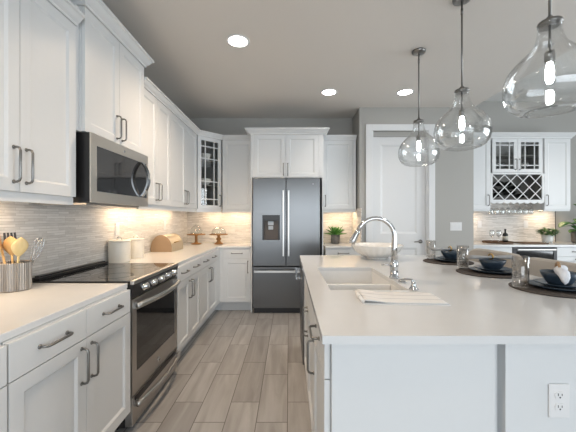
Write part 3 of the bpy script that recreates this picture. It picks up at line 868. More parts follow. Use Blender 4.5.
BU = 4.72
BUD = BARY-BU-.013
TB = 2.52
gx0, gx1 = 3.087, 3.915
bl = cabinet('wall_cabinet', 'white single-door dry bar wall cabinet left of the wine rack', (2.70, BU, 0), 0, gx0-2.70, BUD, UZ0, TB, [
    ('door', .0, gx0-2.70, UZ0, TB, 'v', (gx0-2.70-.035, HZ+.02))], GBAR)
br_ = cabinet('wall_cabinet', 'white single-door dry bar wall cabinet right of the wine rack', (gx1, BU, 0), 0, .405, BUD, UZ0, TB, [
    ('door', 0, .40, UZ0, TB, 'v', (.035, HZ+.02))], GBAR)
gw = gx1-gx0
RZ0, RZ1 = 1.57, 1.985
bg = cabinet('wall_cabinet', 'white dry bar cabinet with two divided glass doors over a diagonal wine rack', (gx0, BU, 0), 0, gw, BUD, RZ0-.02, TB, [
    ('glass', 0.03, gw/2, 2.0, TB, 'v', (gw/2-.03, 2.0+.125), (2.11, 2.42)),
    ('glass', gw/2, gw-.03, 2.0, TB, 'v', (gw/2+.03, 2.0+.125), (2.11, 2.42))], GBAR, hollow=(2.0, TB, (2.27,)))
lat = MB()
lat.box(0.001, .034, .0, .021, RZ0-.02, RZ1).box(gw-.034, gw-.001, 0, .021, RZ0-.02, RZ1).box(.034, gw-.034, 0, .021, RZ0-.02, RZ0+.012).box(.034, gw-.034, 0, .021, RZ1-.014, RZ1+.012)
x0_, x1_, z0_, z1_ = .034, gw-.034, RZ0+.012, RZ1-.014
H_ = z1_-z0_; pitch = (x1_-x0_)/4
def clipline(x, sgn):
    """45-ish slat through (x, z0_) going sgn; returns clipped ends."""
    sl = H_/(pitch*2)
    ts = [0, 1]
    p = (x, z0_); q = (x+sgn*pitch*2, z1_)
    t0, t1 = 0.0, 1.0
    dx = q[0]-p[0]
    for bound, s in ((x0_, -1), (x1_, 1)):
        # keep inside
        if dx != 0:
            tt = (bound-p[0])/dx
            if (dx > 0) == (s > 0): t1 = min(t1, tt)
            else: t0 = max(t0, tt)
    if t0 >= t1: return None
    return [(p[0]+dx*k, p[1]+(q[1]-p[1])*k) for k in (t0, t1)]
for sgn in (1, -1):
    for k in range(-3, 9):
        c = clipline(x0_+pitch*k, sgn)
        if c:
            (ax, az), (bx, bz) = c
            d = Vector((bx-ax, bz-az))
            if d.length < .03: continue
            nn = Vector((-d.y, d.x)).normalized()*.0055
            yy = (.004, .013) if sgn > 0 else (.0135, .0205)
            lat.prism([(ax+nn.x, az+nn.y), (bx+nn.x, bz+nn.y), (bx-nn.x, bz-nn.y), (ax-nn.x, az-nn.y)], yy[0], yy[1], axis='y')
lat.build('wine_lattice', M['cab'], bg)
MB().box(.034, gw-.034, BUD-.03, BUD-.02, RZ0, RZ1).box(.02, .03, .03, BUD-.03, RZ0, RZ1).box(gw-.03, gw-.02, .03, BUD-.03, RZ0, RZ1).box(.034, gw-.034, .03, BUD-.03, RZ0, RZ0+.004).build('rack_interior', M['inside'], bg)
# stemware rail below
sr = MB()
pts_ = [(.001, RZ0-.0205)]
for i in range(8):
    w8 = (gw-.002)/8
    for k in range(9):
        pts_.append((.001+w8*(i+k/8), RZ0-.026-.022*math.sin(PI*k/8)))
pts_.append((gw-.001, RZ0-.0205))
sr.prism(pts_, .004, .02, axis='y')
sr.build('stemware_rail', M['cab'], bg)
cb = crown_prof(.08, .06)
MB().sweep([(0, 0), (gx0-2.70, 0)], cb, TB+.0005).build('crown_molding', M['cab'], bl)
MB().sweep([(0, 0), (gw, 0)], cb, TB+.0005).build('crown_molding', M['cab'], bg)
MB().sweep([(0, 0), (.405, 0), (.405, BUD)], cb, TB+.0005).build('crown_molding', M['cab'], br_)
for r_, ww in ((bl, gx0-2.70), (br_, .405)):
    MB().sweep([(0, .0215), (ww, .0215)], [(o, u*.5) for o, u in RAIL], UZ0-.0005).build('light_rail', M['cab'], r_)

# bottles lying in the rack
for i, (x, z) in enumerate([(.19, 1.665), (.31, 1.735), (.13, 1.755), (.25, 1.845), (.43, 1.70), (.50, 1.79), (.60, 1.66), (.37, 1.845)]):
    rot = Matrix.Translation((gx0+x, BU+.285, z)) @ Matrix.Rotation(PI/2, 4, 'X')
    b = MB().lathe([(0, 0), (.034, 0), (.037, .004), (.037, .16), (.03, .19), (.014, .215), (.0135, .24), (0, .24)], seg=20, mat=rot).build('wine_bottle', M['bottle'])
    tag(b, 'dark wine bottle lying in the diagonal wine rack', 'bottle', 'wine bottles in the rack')
# stemware hanging upside down
GL = [(0, 0), (.034, 0), (.034, .002), (.006, .006), (.0035, .012), (.0035, .075), (.01, .085), (.03, .105), (.037, .13), (.034, .165), (.029, .19), (.0275, .19), (.0325, .165), (.0355, .13), (.029, .107), (.009, .088), (0, .087)]
for i in range(8):
    x = gx0+.05+(i+.5)*(gw-.1)/8
    g = MB().lathe([(r, -z) for r, z in GL], c=(0, 0, 0), seg=20).build('hanging_wine_glass', M['stemware'], None, (x, BU+.14, RZ0-.0212))
    tag(g, 'clear wine glass hanging upside down from the rail under the wine rack', 'wine glass', 'wine glasses hanging under the rack')
# dishes behind the glass doors
def dish_bowl(loc, label, r=.07, hh=.07, mat='white_ceramic'):
    o = MB().lathe([(0, 0), (r*.5, 0), (r*.8, hh*.5), (r, hh), (r*.95, hh), (r*.74, hh*.5), (r*.45, .008), (0, .008)], seg=28).build('bowl', M[mat], None, loc)
    return tag(o, label, 'bowl')
t_ = BU+.18
for i, x in enumerate((.13, .22, .31)):
    o = MB().lathe(GL, seg=18).build('wine_glass', M['stemware'], None, (gx0+x, t_, 2.0005)); tag(o, 'stemmed glass standing behind the left glass door of the dry bar', 'wine glass', 'glasses behind the left bar door')
for i, x in enumerate((.52, .61, .70)):
    o = MB().lathe(GL, seg=18).build('wine_glass', M['stemware'], None, (gx0+x, t_, 2.0005)); tag(o, 'stemmed glass standing behind the right glass door of the dry bar', 'wine glass', 'glasses behind the right bar door')
dish_bowl((-1.215, 4.47, 1.7785), 'pale bowl on the middle shelf behind the corner glass door', .085, .09)
dish_bowl((-1.215, 4.47, 2.1285), 'pale bowl on the upper shelf behind the corner glass door', .085, .10)

struct('trim_3', MB().box(4.3605, 4.372, BARY-.013, BARY-.001, CT1+.001, 1.62), M['darkgrey'])
# bar-top objects
tr = MB().lathe([(0, 0), (.20, 0), (.205, .004), (.205, .026), (.197, .026), (.195, .010), (0, .010)], seg=40)
tag(tr.build('round_tray', M['tray'], None, (3.26, 4.82, CT1+.0005)), 'dark round tray on the dry bar under the glasses and bottle', 'tray')
for x, y, lab in ((3.16, 4.80, 'empty stemmed wine glass at the left on the bar tray'), (3.255, 4.78, 'empty stemmed wine glass on the bar tray beside the bottle')):
    tag(MB().lathe(GL, seg=24).build('wine_glass', M['stemware'], None, (x, y, CT1+.011)), lab, 'wine glass', 'wine glasses on the bar tray')
bt = thing('liquor_bottle', 'dark bottle with a pale label standing on the bar tray', 'bottle', (3.37, 4.80, CT1+.011))
MB().lathe([(0, 0), (.034, 0), (.037, .004), (.037, .115), (.03, .135), (.013, .15), (.012, .19), (.015, .19), (.015, .205), (0, .205)], seg=24).build('glass_body', M['bottle'], bt)
MB().lathe([(.0373, .03), (.0378, .03), (.0378, .095), (.0373, .095)], seg=24, closed=True).build('label', M['label'], bt)
tag(MB().box(3.52, 3.90, 4.62, 4.86, CT1+.0005, CT1+.014, .004).build('serving_board', M['tray']), 'flat dark serving board on the dry bar left of the potted herb', 'serving board')

def leaf_mesh(mb, base, direction, length, width, droop=0.2, thick=.0012, fold=.12, n=5):
    d = Vector(direction).normalized(); up = Vector((0, 0, 1))
    s = d.cross(up)
    if s.length < .05: s = Vector((1, 0, 0))
    s.normalize(); u = s.cross(d).normalized()
    V = []; Fc = []
    for i in range(n+1):
        t = i/n
        wv = width*math.sin(PI*min(1, .06+t*.94))**.7 if i < n else 0.0008
        c = Vector(base)+d*length*t-Vector((0, 0, 1))*droop*length*t*t
        for q, off in ((-1, fold), (0, 0), (1, fold)):
            p = c+s*q*wv/2+u*off*wv
            V.append(p); V.append(p-u*thick)
    for i in range(n):
        o = 6*i
        Fc += [(o, o+2, o+8, o+6), (o+2, o+4, o+10, o+8), (o+1, o+3, o+9, o+7), (o+3, o+5, o+11, o+9), (o, o+1, o+7, o+6), (o+4, o+5, o+11, o+10)]
    Fc += [(0, 2, 3, 1), (2, 4, 5, 3), (6*n, 6*n+2, 6*n+3, 6*n+1), (6*n+2, 6*n+4, 6*n+5, 6*n+3)]
    mb.quadmesh(V, Fc, smooth=True)

# small herb in a white pot on the bar
hp = thing('potted_herb', 'bushy green herb in a white footed pot on the dry bar', 'potted plant', (4.02, 4.79, CT1+.0005))
MB().lathe([(0, .02), (.06, .02), (.07, .028), (.077, .125), (.071, .125), (.064, .03), (0, .03)], seg=28).build('pot', M['white_ceramic'], hp)
for a in range(4):
    MB().lathe([(0, 0), (.013, 0), (.016, .022), (0, .022)], c=(.046*math.cos(a*PI/2+.8), .046*math.sin(a*PI/2+.8), 0), seg=10).build('foot', M['white_ceramic'], hp)
MB().lathe([(0, .10), (.069, .10), (.069, .108), (0, .108)], seg=20).build('soil', M['soil'], hp)
fo = MB()
rnd = random.Random(3)
for i in range(170):
    a = rnd.uniform(0, 2*PI); r = .13*math.sqrt(rnd.random()); z = .13+.12*rnd.random()*(1-.45*r/.13)
    leaf_mesh(fo, (r*math.cos(a)*.85, r*math.sin(a)*.85, z), (math.cos(a)*.9, math.sin(a)*.9, rnd.uniform(-.1, .9)), .05, .034, .3, n=3)
for i in range(14):
    a = rnd.uniform(0, 2*PI); r = .09*rnd.random()
    fo.tube([(0.3*r*math.cos(a), .3*r*math.sin(a), .10), (r*math.cos(a), r*math.sin(a), .18)], .0018, 5)
fo.build('foliage', M['leaf2'], hp)

# big-leaved plant on the right end of the bar
fp = thing('fig_plant', 'large-leaved green plant at the right edge beside the dry bar cabinets', 'plant', (4.49, 4.74, CT1+.0005))
MB().lathe([(0, 0), (.09, 0), (.11, .02), (.12, .20), (.11, .20), (.10, .03), (0, .03)], seg=28).build('pot', M['stonepot'], fp)
MB().lathe([(0, .16), (.105, .16), (.105, .172), (0, .172)], seg=20).build('soil', M['soil'], fp)
rnd = random.Random(11)
st_ = MB(); lf = MB()
for k, tip in enumerate([(-.24, -.06, .33), (-.17, -.16, .40), (.12, -.12, .60), (.06, .06, .72), (.26, 0, .5)]):
    tip = Vector(tip); a = math.atan2(tip.y, tip.x)
    pts = [Vector((.02*math.cos(a), .02*math.sin(a), .165)), Vector((tip.x*.35, tip.y*.35, tip.z*.62+.05)), tip]
    st_.tube(pts, [.008, .007, .004], 6)
    for j in range(7):
        t = .25+j*.125
        p = pts[0].lerp(pts[1], t*2) if t < .5 else pts[1].lerp(pts[2], min(1, t*2-1))
        b_ = a+(j*2.4 if t < .9 else 0)
        dx_ = math.cos(b_)
        if p.z > .36: dx_ = abs(dx_) if p.x > -.12 else dx_*.3
        leaf_mesh(lf, p, (dx_, math.sin(b_)*.55-.15, rnd.uniform(-.1, .35)), rnd.uniform(.16, .22), .12, .35, .0015, .08)
st_.build('stems', M['bark'], fp); lf.build('foliage', M['figleaf'], fp)

# ---------------------------------------------------------------- counter objects, left and back
cr_ = MB().lathe([(0, 0), (.069, 0), (.072, .004), (.072, .150), (.069, .153), (.067, .150), (.066, .008), (0, .008)], seg=152, smooth=False,
                 rib=lambda i, s: 1.0+(.018 if (i % 4) in (0, 1) else -.018)).build('utensil_crock', M['crock'], None, (-1.500, 1.685, CT1+.0005))
tag(cr_, 'ribbed metal utensil crock on the near left counter', 'utensil crock')
def utensil(name, label, base, tip, kind, mat):
    b, t = Vector(base), Vector(tip); d = (t-b).normalized()
    s = d.cross(Vector((1, 0, 0))).normalized(); mb = MB()
    L_ = (t-b).length
    rotm = Matrix.Translation(b) @ d.to_track_quat('Z', 'Y').to_matrix().to_4x4()
    if kind == 'spoon':
        mb.tube([(0, 0, 0), (0, 0, L_*.64)], [.006, .0055], 8, mat=rotm)
        n = 12
        mb.lathe([(0.0001, L_*.60)]+[(.040*math.sin(PI*((i+.5)/n)**1.2)**.8, L_*.60+L_*.40*(i+.5)/n) for i in range(n)]+[(0.0001, L_)], seg=16,
                 mat=rotm @ Matrix.Diagonal((1, .35, 1, 1)))
    elif kind == 'spatula':
        mb.tube([(0, 0, 0), (0, 0, L_*.7)], .0055, 8, mat=rotm)
        mb.prism([(-.012, L_*.6), (.012, L_*.6), (.036, L_*.72), (.040, L_*.97), (.03, L_), (-.034, L_*.96), (-.036, L_*.72)], -.003, .003, axis='y', mat=rotm, bev=.002)
    elif kind == 'fork':
        mb.tube([(0, 0, 0), (0, 0, L_*.8)], .005, 8, mat=rotm)
        mb.box(-.025, .025, -.003, .003, L_*.79, L_*.86) if False else mb.prism([(-.025, L_*.79), (.025, L_*.79), (.03, L_*.87), (-.03, L_*.87)], -.003, .003, axis='y', mat=rotm)
        for k in range(4):
            x = -.026+k*.0173
            mb.prism([(x-.005, L_*.86), (x+.005, L_*.86), (x+.004, L_), (x-.004, L_)], -.003, .003, axis='y', mat=rotm)
    elif kind == 'whisk':
        mb.tube([(0, 0, 0), (0, 0, L_*.5)], .007, 8, mat=rotm)
        for k in range(5):
            a = k*PI/5
            pts = []
            for i in range(25):
                th = PI*2*i/24
                u = .5-.5*math.cos(th); rr = .034*math.sin(th)*(1 if True else 1)
                pts.append((rr*math.cos(a)*(.35+.65*u), rr*math.sin(a)*(.35+.65*u), L_*.47+L_*.53*u))
            mb.tube(pts[:-1], .0014, 5, mat=rotm)
    o = mb.build(name, mat)
    return tag(o, label, 'utensil', 'utensils in the metal crock')
z_ = CT1+.011
utensil('wooden_spatula', 'orange-brown wooden spatula leaning left in the metal crock', (-1.505, 1.665, z_), (-1.545, 1.635, 1.225), 'spatula', M['utensil'])
utensil('wooden_spoon', 'orange-brown wooden spoon in the middle of the metal crock', (-1.515, 1.70, z_), (-1.505, 1.665, 1.21), 'spoon', M['utensil'])
utensil('bamboo_spoon', 'pale bamboo spoon leaning right in the metal crock', (-1.492, 1.675, z_), (-1.435, 1.65, 1.205), 'spoon', M['utensil2'])
utensil('wire_whisk', 'steel wire whisk at the right in the metal crock', (-1.478, 1.712, z_), (-1.405, 1.745, 1.195), 'whisk', M['chrome'])
utensil('serving_fork', 'dark toothed fork at the back of the metal crock', (-1.525, 1.715, z_), (-1.565, 1.725, 1.225), 'fork', M['darkgrey'])

def canister(label, loc, r, hh):
    o = thing('canister', label, 'canister', loc, 0, 'white lidded canisters by the range')
    MB().lathe([(0, 0), (r*.96, 0), (r, .005), (r, hh-.004), (r*.97, hh), (0, hh)], seg=40).build('jar', M['cream'], o)
    l = MB().lathe([(0, hh+.0005), (r*1.03, hh+.0005), (r*1.03, hh+.012), (r*.9, hh+.018), (0, hh+.02)], seg=40).build('lid', M['cream'], o)
    MB().tube([(-.022, 0, hh+.018), (-.02, 0, hh+.036), (-.01, 0, hh+.045), (.01, 0, hh+.045), (.02, 0, hh+.036), (.022, 0, hh+.018)], .005, 8).build('lid_handle', M['cream'], l)
canister('larger white lidded canister nearest the range', (-1.512, 2.748, CT1+.0005), .088, .178)
canister('smaller white lidded canister behind the larger one', (-1.515, 3.04, CT1+.0005), .077, .172)

# bread box: half-round end, slight tilt of the axis
bb = thing('bread_box', 'half-round champagne metal bread box on the left counter', 'bread box', (-1.470, 3.54, CT1+.0005), -.02)
def dshape(r, hh, n=20):
    return [(-r, 0), (r, 0)]+[(r*math.cos(PI*i/n), .035+(hh-.035)*math.sin(PI*i/n)) for i in range(n+1)]
MB().prism(dshape(.118, .19), 0.006, .36, axis='y').build('drum', M['bread'], bb)
for y0, y1 in ((-.002, .006), (.36, .368)):
    MB().prism(dshape(.122, .194), y0, y1, axis='y').build('end_cap', flat('bread_box_end', (.34, .23, .14), .5, .3) if y0 < 0 else M['bread'], bb)
MB().tube([(.106, .12, .10), (.128, .125, .105), (.128, .245, .105), (.106, .25, .10)], .005, 8).build('handle', M['brass'], bb)

def cake_stand(label, loc, r, hh, pr, dome):
    o = thing('cake_stand', label, 'cake stand', loc, 0, 'wooden cake stands in the corner')
    MB().lathe(pr, seg=36).build('pedestal', M['wood'], o)
    MB().lathe([(0, hh-.014), (r*.97, hh-.014), (r, hh-.010), (r, hh), (0, hh)], seg=48).build('plate', M['wood'], o)
    d = tag(MB().lathe(dome, seg=40).build('glass_dome', M['glass'], None, (loc[0], loc[1], loc[2]+hh+.0005)), label.replace('wooden cake stand', 'glass dome on the wooden cake stand'), 'cake dome', 'glass domes on the cake stands')
def dome_prof(r, hh, th=.003, knob=.012):
    out = [(r, 0)]+[(r*math.cos(a)**.6 if False else r*math.cos(a), hh*.25+hh*.75*math.sin(a)) for a in [PI/2*i/10 for i in range(10)]]
    out += [(.006, hh), (.006, hh+.01), (knob, hh+.018), (knob*.8, hh+.03), (0, hh+.034)]
    inn = [(0, hh-th)]+[((r-th)*math.cos(a), hh*.25+(hh*.75-th)*math.sin(a)) for a in [PI/2*i/10 for i in range(9, -1, -1)]]+[(r-th, 0)]
    return out+inn
H1 = .150
cake_stand('slim wooden cake stand on the left, in the counter corner', (-1.385, 4.60, CT1+.0005), .135, H1,
           [(0, 0), (.075, 0), (.075, .008), (.06, .014), (.028, .022), (.02, .04), (.02, .115), (.03, .136), (0, .136)], dome_prof(.085, .13))
cake_stand('turned wooden cake stand on the right, nearer the refrigerator', (-1.05, 4.60, CT1+.0005), .135, H1,
           [(0, 0), (.065, 0), (.065, .008), (.035, .03), (.024, .05), (.038, .07), (.04, .082), (.022, .1), (.02, .11), (.03, .136), (0, .136)], dome_prof(.105, .105))

# spiky plant right of the refrigerator
sp_ = thing('succulent', 'small spiky green plant in a dark grey pot by the refrigerator', 'potted plant', (.705, 4.68, CT1+.0005))
MB().lathe([(0, 0), (.052, 0), (.06, .008), (.068, .07), (.066, .142), (.06, .144), (.057, .138), (.057, .10), (0, .10)], seg=28).build('pot', M['stonepot'], sp_)
MB().lathe([(0, .101), (.056, .101), (.056, .125), (0, .128)], seg=20).build('soil', M['soil'], sp_)
lv = MB()
rnd = random.Random(5)
for ring, (cnt, el, ln) in enumerate(((9, .25, .16), (8, .65, .17), (6, 1.0, .165), (4, 1.35, .15))):
    for k in range(cnt):
        a = 2*PI*k/cnt+ring*.4
        leaf_mesh(lv, (.012*math.cos(a), .012*math.sin(a), .122), (math.cos(a)*math.cos(el), math.sin(a)*math.cos(el), math.sin(el)), ln*rnd.uniform(.95, 1.12), .046, .05, .005, .25, 6)
lv.build('leaves', M['leaf'], sp_)

# ---------------------------------------------------------------- island objects
IT = CT1+.0005
fa = thing('kitchen_faucet', 'tall chrome gooseneck faucet behind the island sink', 'faucet', (.690, 2.02, IT))
MB().lathe([(0, 0), (.031, 0), (.031, .006), (.026, .01), (.025, .06), (.0265, .068), (.026, .10), (.02, .112), (0, .112)], seg=28).build('base', M['chrome'], fa)
arc = [(0, 0, .105), (0, 0, .20), (0.002, 0, .26)]
R = .122
for i in range(1, 15):
    a = PI*i/16*1.0
    arc.append((-R+R*math.cos(a)+.002, 0, .268+R*math.sin(a)))
nk = MB().tube(arc, [.021, .0185, .016]+[.0145]*(len(arc)-3), 14).build('spout', M['chrome'], fa)
e0, e1 = Vector(arc[-1]), Vector(arc[-1])-Vector(arc[-2])
e1.normalize()
MB().tube([e0-e1*.004, e0+e1*.02, e0+e1*.075, e0+e1*.10, e0+e1*.104], [.0135, .016, .022, .0225, .018], 16).build('spray_head', M['chrome'], fa)
MB().box(-.0, .001, 0, .001, 0, .001).bm.free()
MB().tube([(-.024, -.004, .085), (-.045, -.006, .086), (-.085, -.01, .088)], [.009, .006, .005], 10).build('lever', M['chrome'], fa)
sd_ = thing('soap_dispenser', 'small chrome soap dispenser near the towel on the island', 'soap dispenser', (.684, 1.69, IT))
MB().lathe([(0, 0), (.026, 0), (.026, .004), (.018, .010), (.012, .028), (.012, .045), (0, .045)], seg=20).build('base', M['chrome'], sd_)
MB().tube([(.002, 0, .04), (-.01, .01, .052), (-.04, .035, .05), (-.065, .05, .04)], [.009, .0075, .006, .0055], 10).build('spout', M['chrome'], sd_)
tag(MB().lathe([(0, 0), (.024, 0), (.024, .004), (.018, .008), (0, .009)], seg=24).build('sink_hole_cover', M['chrome'], None, (.695, 1.885, IT)), 'flat round chrome cap between the faucet and the soap dispenser', 'hole cover')

# folded towel: two layers, left fold curling up
tv = thing('dish_towel', 'white striped dish towel folded on the island beside the sink', 'towel', (.532, 1.505, IT), -.06)
def sheet(mb, x0, x1, y0, y1, zf, nx=24, ny=10, th=.003):
    V = []; Fc = []
    for i in range(nx+1):
        for j in range(ny+1):
            x = x0+(x1-x0)*i/nx; y = y0+(y1-y0)*j/ny; z = zf(i/nx, j/ny)
            V.append((x, y, z)); V.append((x, y, z+th))
    id_ = lambda i, j, k: (i*(ny+1)+j)*2+k
    for i in range(nx):
        for j in range(ny):
            Fc.append((id_(i, j, 1), id_(i+1, j, 1), id_(i+1, j+1, 1), id_(i, j+1, 1)))
            Fc.append((id_(i, j, 0), id_(i+1, j, 0), id_(i+1, j+1, 0), id_(i, j+1, 0)))
    for i in range(nx):
        for j in (0, ny): Fc.append((id_(i, j, 0), id_(i+1, j, 0), id_(i+1, j, 1), id_(i, j, 1)))
    for j in range(ny):
        for i in (0, nx): Fc.append((id_(i, j, 0), id_(i, j+1, 0), id_(i, j+1, 1), id_(i, j, 1)))
    mb.quadmesh(V, Fc, smooth=True)
wv = lambda u, v: .0035*math.sin(u*7+v*4)**2*(1-u)
mb = MB()
sheet(mb, -.185, .20, -.115, .105, lambda u, v: 0)
sheet(mb, -.18, .195, -.11, .10, lambda u, v: .0038+wv(u, v)+.012*max(0, .25-u)/.25)
mb.tube([(-.185, -.10, .011), (-.19, 0, .012), (-.187, .09, .011)], [.008, .0105, .008], 10)
mb.build('folded_cloth', M['towel'], tv)

# white textured bowl on the far end of the island
R_ = .245
def bowl_rib(i, s): return 1.0+.018*math.sin(i*2*PI/s*24)
bo = MB().lathe([(0, 0), (.095, 0), (.10, .004), (.09, .012), (.10, .016), (.16, .04), (.21, .08), (.240, .128), (.245, .135), (.236, .134), (.205, .088), (.155, .05), (.10, .026), (0, .024)],
                seg=96, rib=bowl_rib).build('serving_bowl', M['white_ceramic'], None, (.848, 2.975, IT))
tag(bo, 'large white ribbed serving bowl on the far end of the island', 'bowl')

# place settings
SET = [(1.452, 1.69, 'nearest the camera', (1.285, 1.71)), (1.415, 2.19, 'in the middle of the island', (1.325, 2.35)), (1.412, 2.74, 'farthest from the camera', (1.335, 2.895))]
MATP = []
for k in range(11):
    r = .012+k*.0172
    MATP += [(r, .003), (r+.008, .009)]
MATP = [(0, 0.001)]+[(0.0, .004)][:0]+[(.2, .001), (.203, .005)]+[(r, z) for r, z in reversed(MATP)]+[(0, .006)]
for n_, (sx, sy, where, (gx, gy)) in enumerate(SET):
    tag(MB().lathe(MATP, seg=64).build('placemat', M['mat'], None, (sx, sy, IT)), 'round dark woven placemat of the place setting '+where, 'placemat', 'woven placemats on the island')
    z = IT+.0095
    PL = lambda r: [(0, 0), (r*.62, 0), (r*.66, .004), (r*.97, .014), (r, .017), (r*.985, .0185), (r*.66, .008), (0, .006)]
    px, py = sx+.03, sy
    tag(MB().lathe(PL(.142), seg=56).build('dinner_plate', M['navy'], None, (px, py, z)), 'navy dinner plate, the lower of two, at the setting '+where, 'plate', 'navy dinner plates')
    z2 = z+.0085
    tag(MB().lathe(PL(.112), seg=56).build('salad_plate', M['navy'], None, (px, py, z2+.004)), 'smaller navy plate under the bowl at the setting '+where, 'plate', 'navy salad plates')
    z3 = z2+.0135
    bw = MB().lathe([(0, 0), (.048, 0), (.055, .006), (.078, .045), (.084, .066), (.081, .0665), (.074, .046), (.05, .01), (0, .008)], seg=48).build('bowl', M['navy'], None, (px, py, z3))
    tag(bw, 'navy bowl on plates at the setting '+where, 'bowl', 'navy bowls on the island')
    if n_ > 0:
        # napkin roll lying across the bowl, in a brass ring
        nz = z3+.0668+.016
        V = []; pts = []; rs = []
        for i in range(15):
            u = i/14
            pts.append((-.15+.30*u, .004*math.sin(u*9), -.012*(2*u-1)**2*0))
            rs.append(.016+.012*abs(2*u-1)**1.5)
        mbn = MB().tube(pts, rs, 14, mat=Matrix.Translation((px-.015, py, nz)) @ Matrix.Diagonal((1, 1.25, .55, 1)))
        tag(mbn.build('napkin', M['linen']), 'grey cloth napkin laid across the bowl at the setting '+where, 'napkin', 'napkins on the bowls')
        tp = [(0, .024*math.cos(a)*1.02, .018*math.sin(a)) for a in [2*PI*i/24 for i in range(24)]]
        rg_ = MB().tube(tp, .0055, 8, closed=True, mat=Matrix.Translation((px-.01, py, nz+.004)))
        tag(rg_.build('napkin_ring', M['brass']), 'gold napkin ring around the grey napkin at the setting '+where, 'napkin ring', 'napkin rings')
    else:
        nz = z3+.055
        pts = [(.10, .05, .035), (.06, .03, .035), (.02, .0, .036), (0, -.03, .036), (-.012, -.06, .036), (-.02, -.085, .030), (-.024, -.096, .012), (-.026, -.100, -.010), (-.027, -.101, -.022)]
        rs = [.020, .022, .016, .019, .024, .026, .022, .013, .003]
        tag(MB().tube(pts, rs, 14, mat=Matrix.Translation((px-.03, py, z3+.04))).build('napkin', M['linen_white']), 'white cloth napkin spilling over the bowl rim at the setting '+where, 'napkin', 'napkins on the bowls')
        tp = [(.0, .036*math.cos(a), .034*math.sin(a)) for a in [2*PI*i/28 for i in range(28)]]
        tag(MB().tube(tp, .007, 8, closed=True, mat=Matrix.Translation((px-.004, py+.003, z3+.082)) @ Matrix.Rotation(-.5, 4, 'Z')).build('napkin_ring', M['ring_wood']), 'brown wooden napkin ring around the white napkin at the setting '+where, 'napkin ring', 'napkin rings')
    gl = MB().lathe([(0, 0), (.037, 0), (.039, .004), (.0415, .17), (.0405, .171), (.0392, .17), (.0368, .012), (0, .010)], seg=36).build('tumbler', M['tumbler'], None, (gx, gy, IT+.0098))
    tag(gl, 'smoked highball glass on the placemat of the setting '+where, 'drinking glass', 'highball glasses on the island')

# stools on the far side of the counter overhang
def stool(label, yc):
    o = thing('counter_stool', label, 'stool', (1.60, yc, 0), 0, 'beige counter stools at the island')
    MB().box(-.23, .17, -.235, .235, .575, .665, .03, 3).build('seat', M['stool'], o)
    n = 20; V = []; Fc = []
    prof = []
    for i in range(n+1):
        u = -1+2*i/n; y = .32*u
        x = .215-.055*abs(u)**3
        drop = .03*max(0, abs(u)-.85)/.15
        prof.append((x, y, drop))
    th = .055
    for (x, y, dp) in prof:
        V += [(x, y, .60), (x, y, 1.0-dp), (x+.012, y, 1.014-dp), (x+th-.012, y, 1.014-dp), (x+th, y, 1.0-dp), (x+th, y, .60)]
    for i in range(n):
        for k in range(6): Fc.append((6*i+k, 6*i+(k+1) % 6, 6*i+6+(k+1) % 6, 6*i+6+k))
    Fc += [tuple(range(6)), tuple(range(6*n, 6*n+6))]
    MB().quadmesh(V, Fc, smooth=False).build('backrest', M['stool'], o)
    MB().box(.13, .225, -.2, .2, .582, .64).build('back_bracket', M['stool'], o)
    for sx in (-1, 1):
        for sy in (-1, 1):
            x, y = (-.19 if sx < 0 else .17), sy*.2
            MB().tube([(x, y, .578), (x+.03*sx, y+.02*sy, .002)], [.02, .013], 10).build('leg', M['darkwood'], o)
    MB().tube([(-.20, -.205, .2), (-.20, .205, .2)], .009, 8).build('footrest', M['darkwood'], o)
stool('beige upholstered counter stool at the far end of the island', 2.70)
stool('beige upholstered counter stool behind the nearest two place settings', 2.035)

# ---------------------------------------------------------------- pendants
def pendant(label, x, y):
    o = thing('pendant_light', label, 'pendant lamp', (x, y, 0), 0, 'clear glass pendant lamps over the island')
    MB().lathe([(0, CZ-.028), (.03, CZ-.028), (.058, CZ-.02), (.062, CZ-.006), (.062, CZ-.0008), (0, CZ-.0008)], seg=32).build('canopy', M['nickel'], o)
    zt = 2.210
    rod = MB().tube([(0, 0, CZ-.026), (0, 0, zt+.03)], .006, 10).tube([(0, 0, 2.76), (0, 0, 2.80)], .0085, 10).build('rod', M['nickel'], o)
    MB().lathe([(0, zt+.036), (.012, zt+.034), (.02, zt+.02), (.047, zt+.010), (.049, zt), (.047, zt-.006), (0, zt-.006)], seg=32).build('cap', M['nickel'], o)
    sk_ = MB().tube([(0, 0, zt-.005), (0, 0, zt-.125)], .0055, 10).lathe([(0, zt-.125), (.018, zt-.127), (.021, zt-.135), (.021, zt-.175), (.018, zt-.18), (0, zt-.18)], seg=24).build('socket', M['nickel'], o)
    zb = zt-.181
    bu = MB().lathe([(0, zb), (.011, zb), (.013, zb-.01), (.0165, zb-.03), (.0165, zb-.075), (.011, zb-.092), (0, zb-.098)], seg=20).build('bulb', M['bulb'], o)
    # glass jug profile (outer then inner)
    out = [(r, zt-d) for r, d in [(.046, .007), (.047, .04), (.054, .073), (.068, .104), (.092, .132), (.119, .157), (.147, .186), (.168, .215), (.180, .25), (.184, .285), (.182, .32), (.173, .352), (.154, .38), (.125, .400), (.085, .411)]]
    inn = [(r-.003, z+(.002 if i > 9 else 0)) for i, (r, z) in enumerate(out)][::-1]
    MB().lathe(out+inn, seg=64, closed=True).build('glass_shade', M['pendant_glass'], o)
pendant('clear glass pendant lamp farthest from the camera', 1.222, 2.90)
pendant('clear glass pendant lamp in the middle of the three', 1.235, 2.20)
pendant('clear glass pendant lamp at the top right, nearest the camera', 1.215, 1.435)

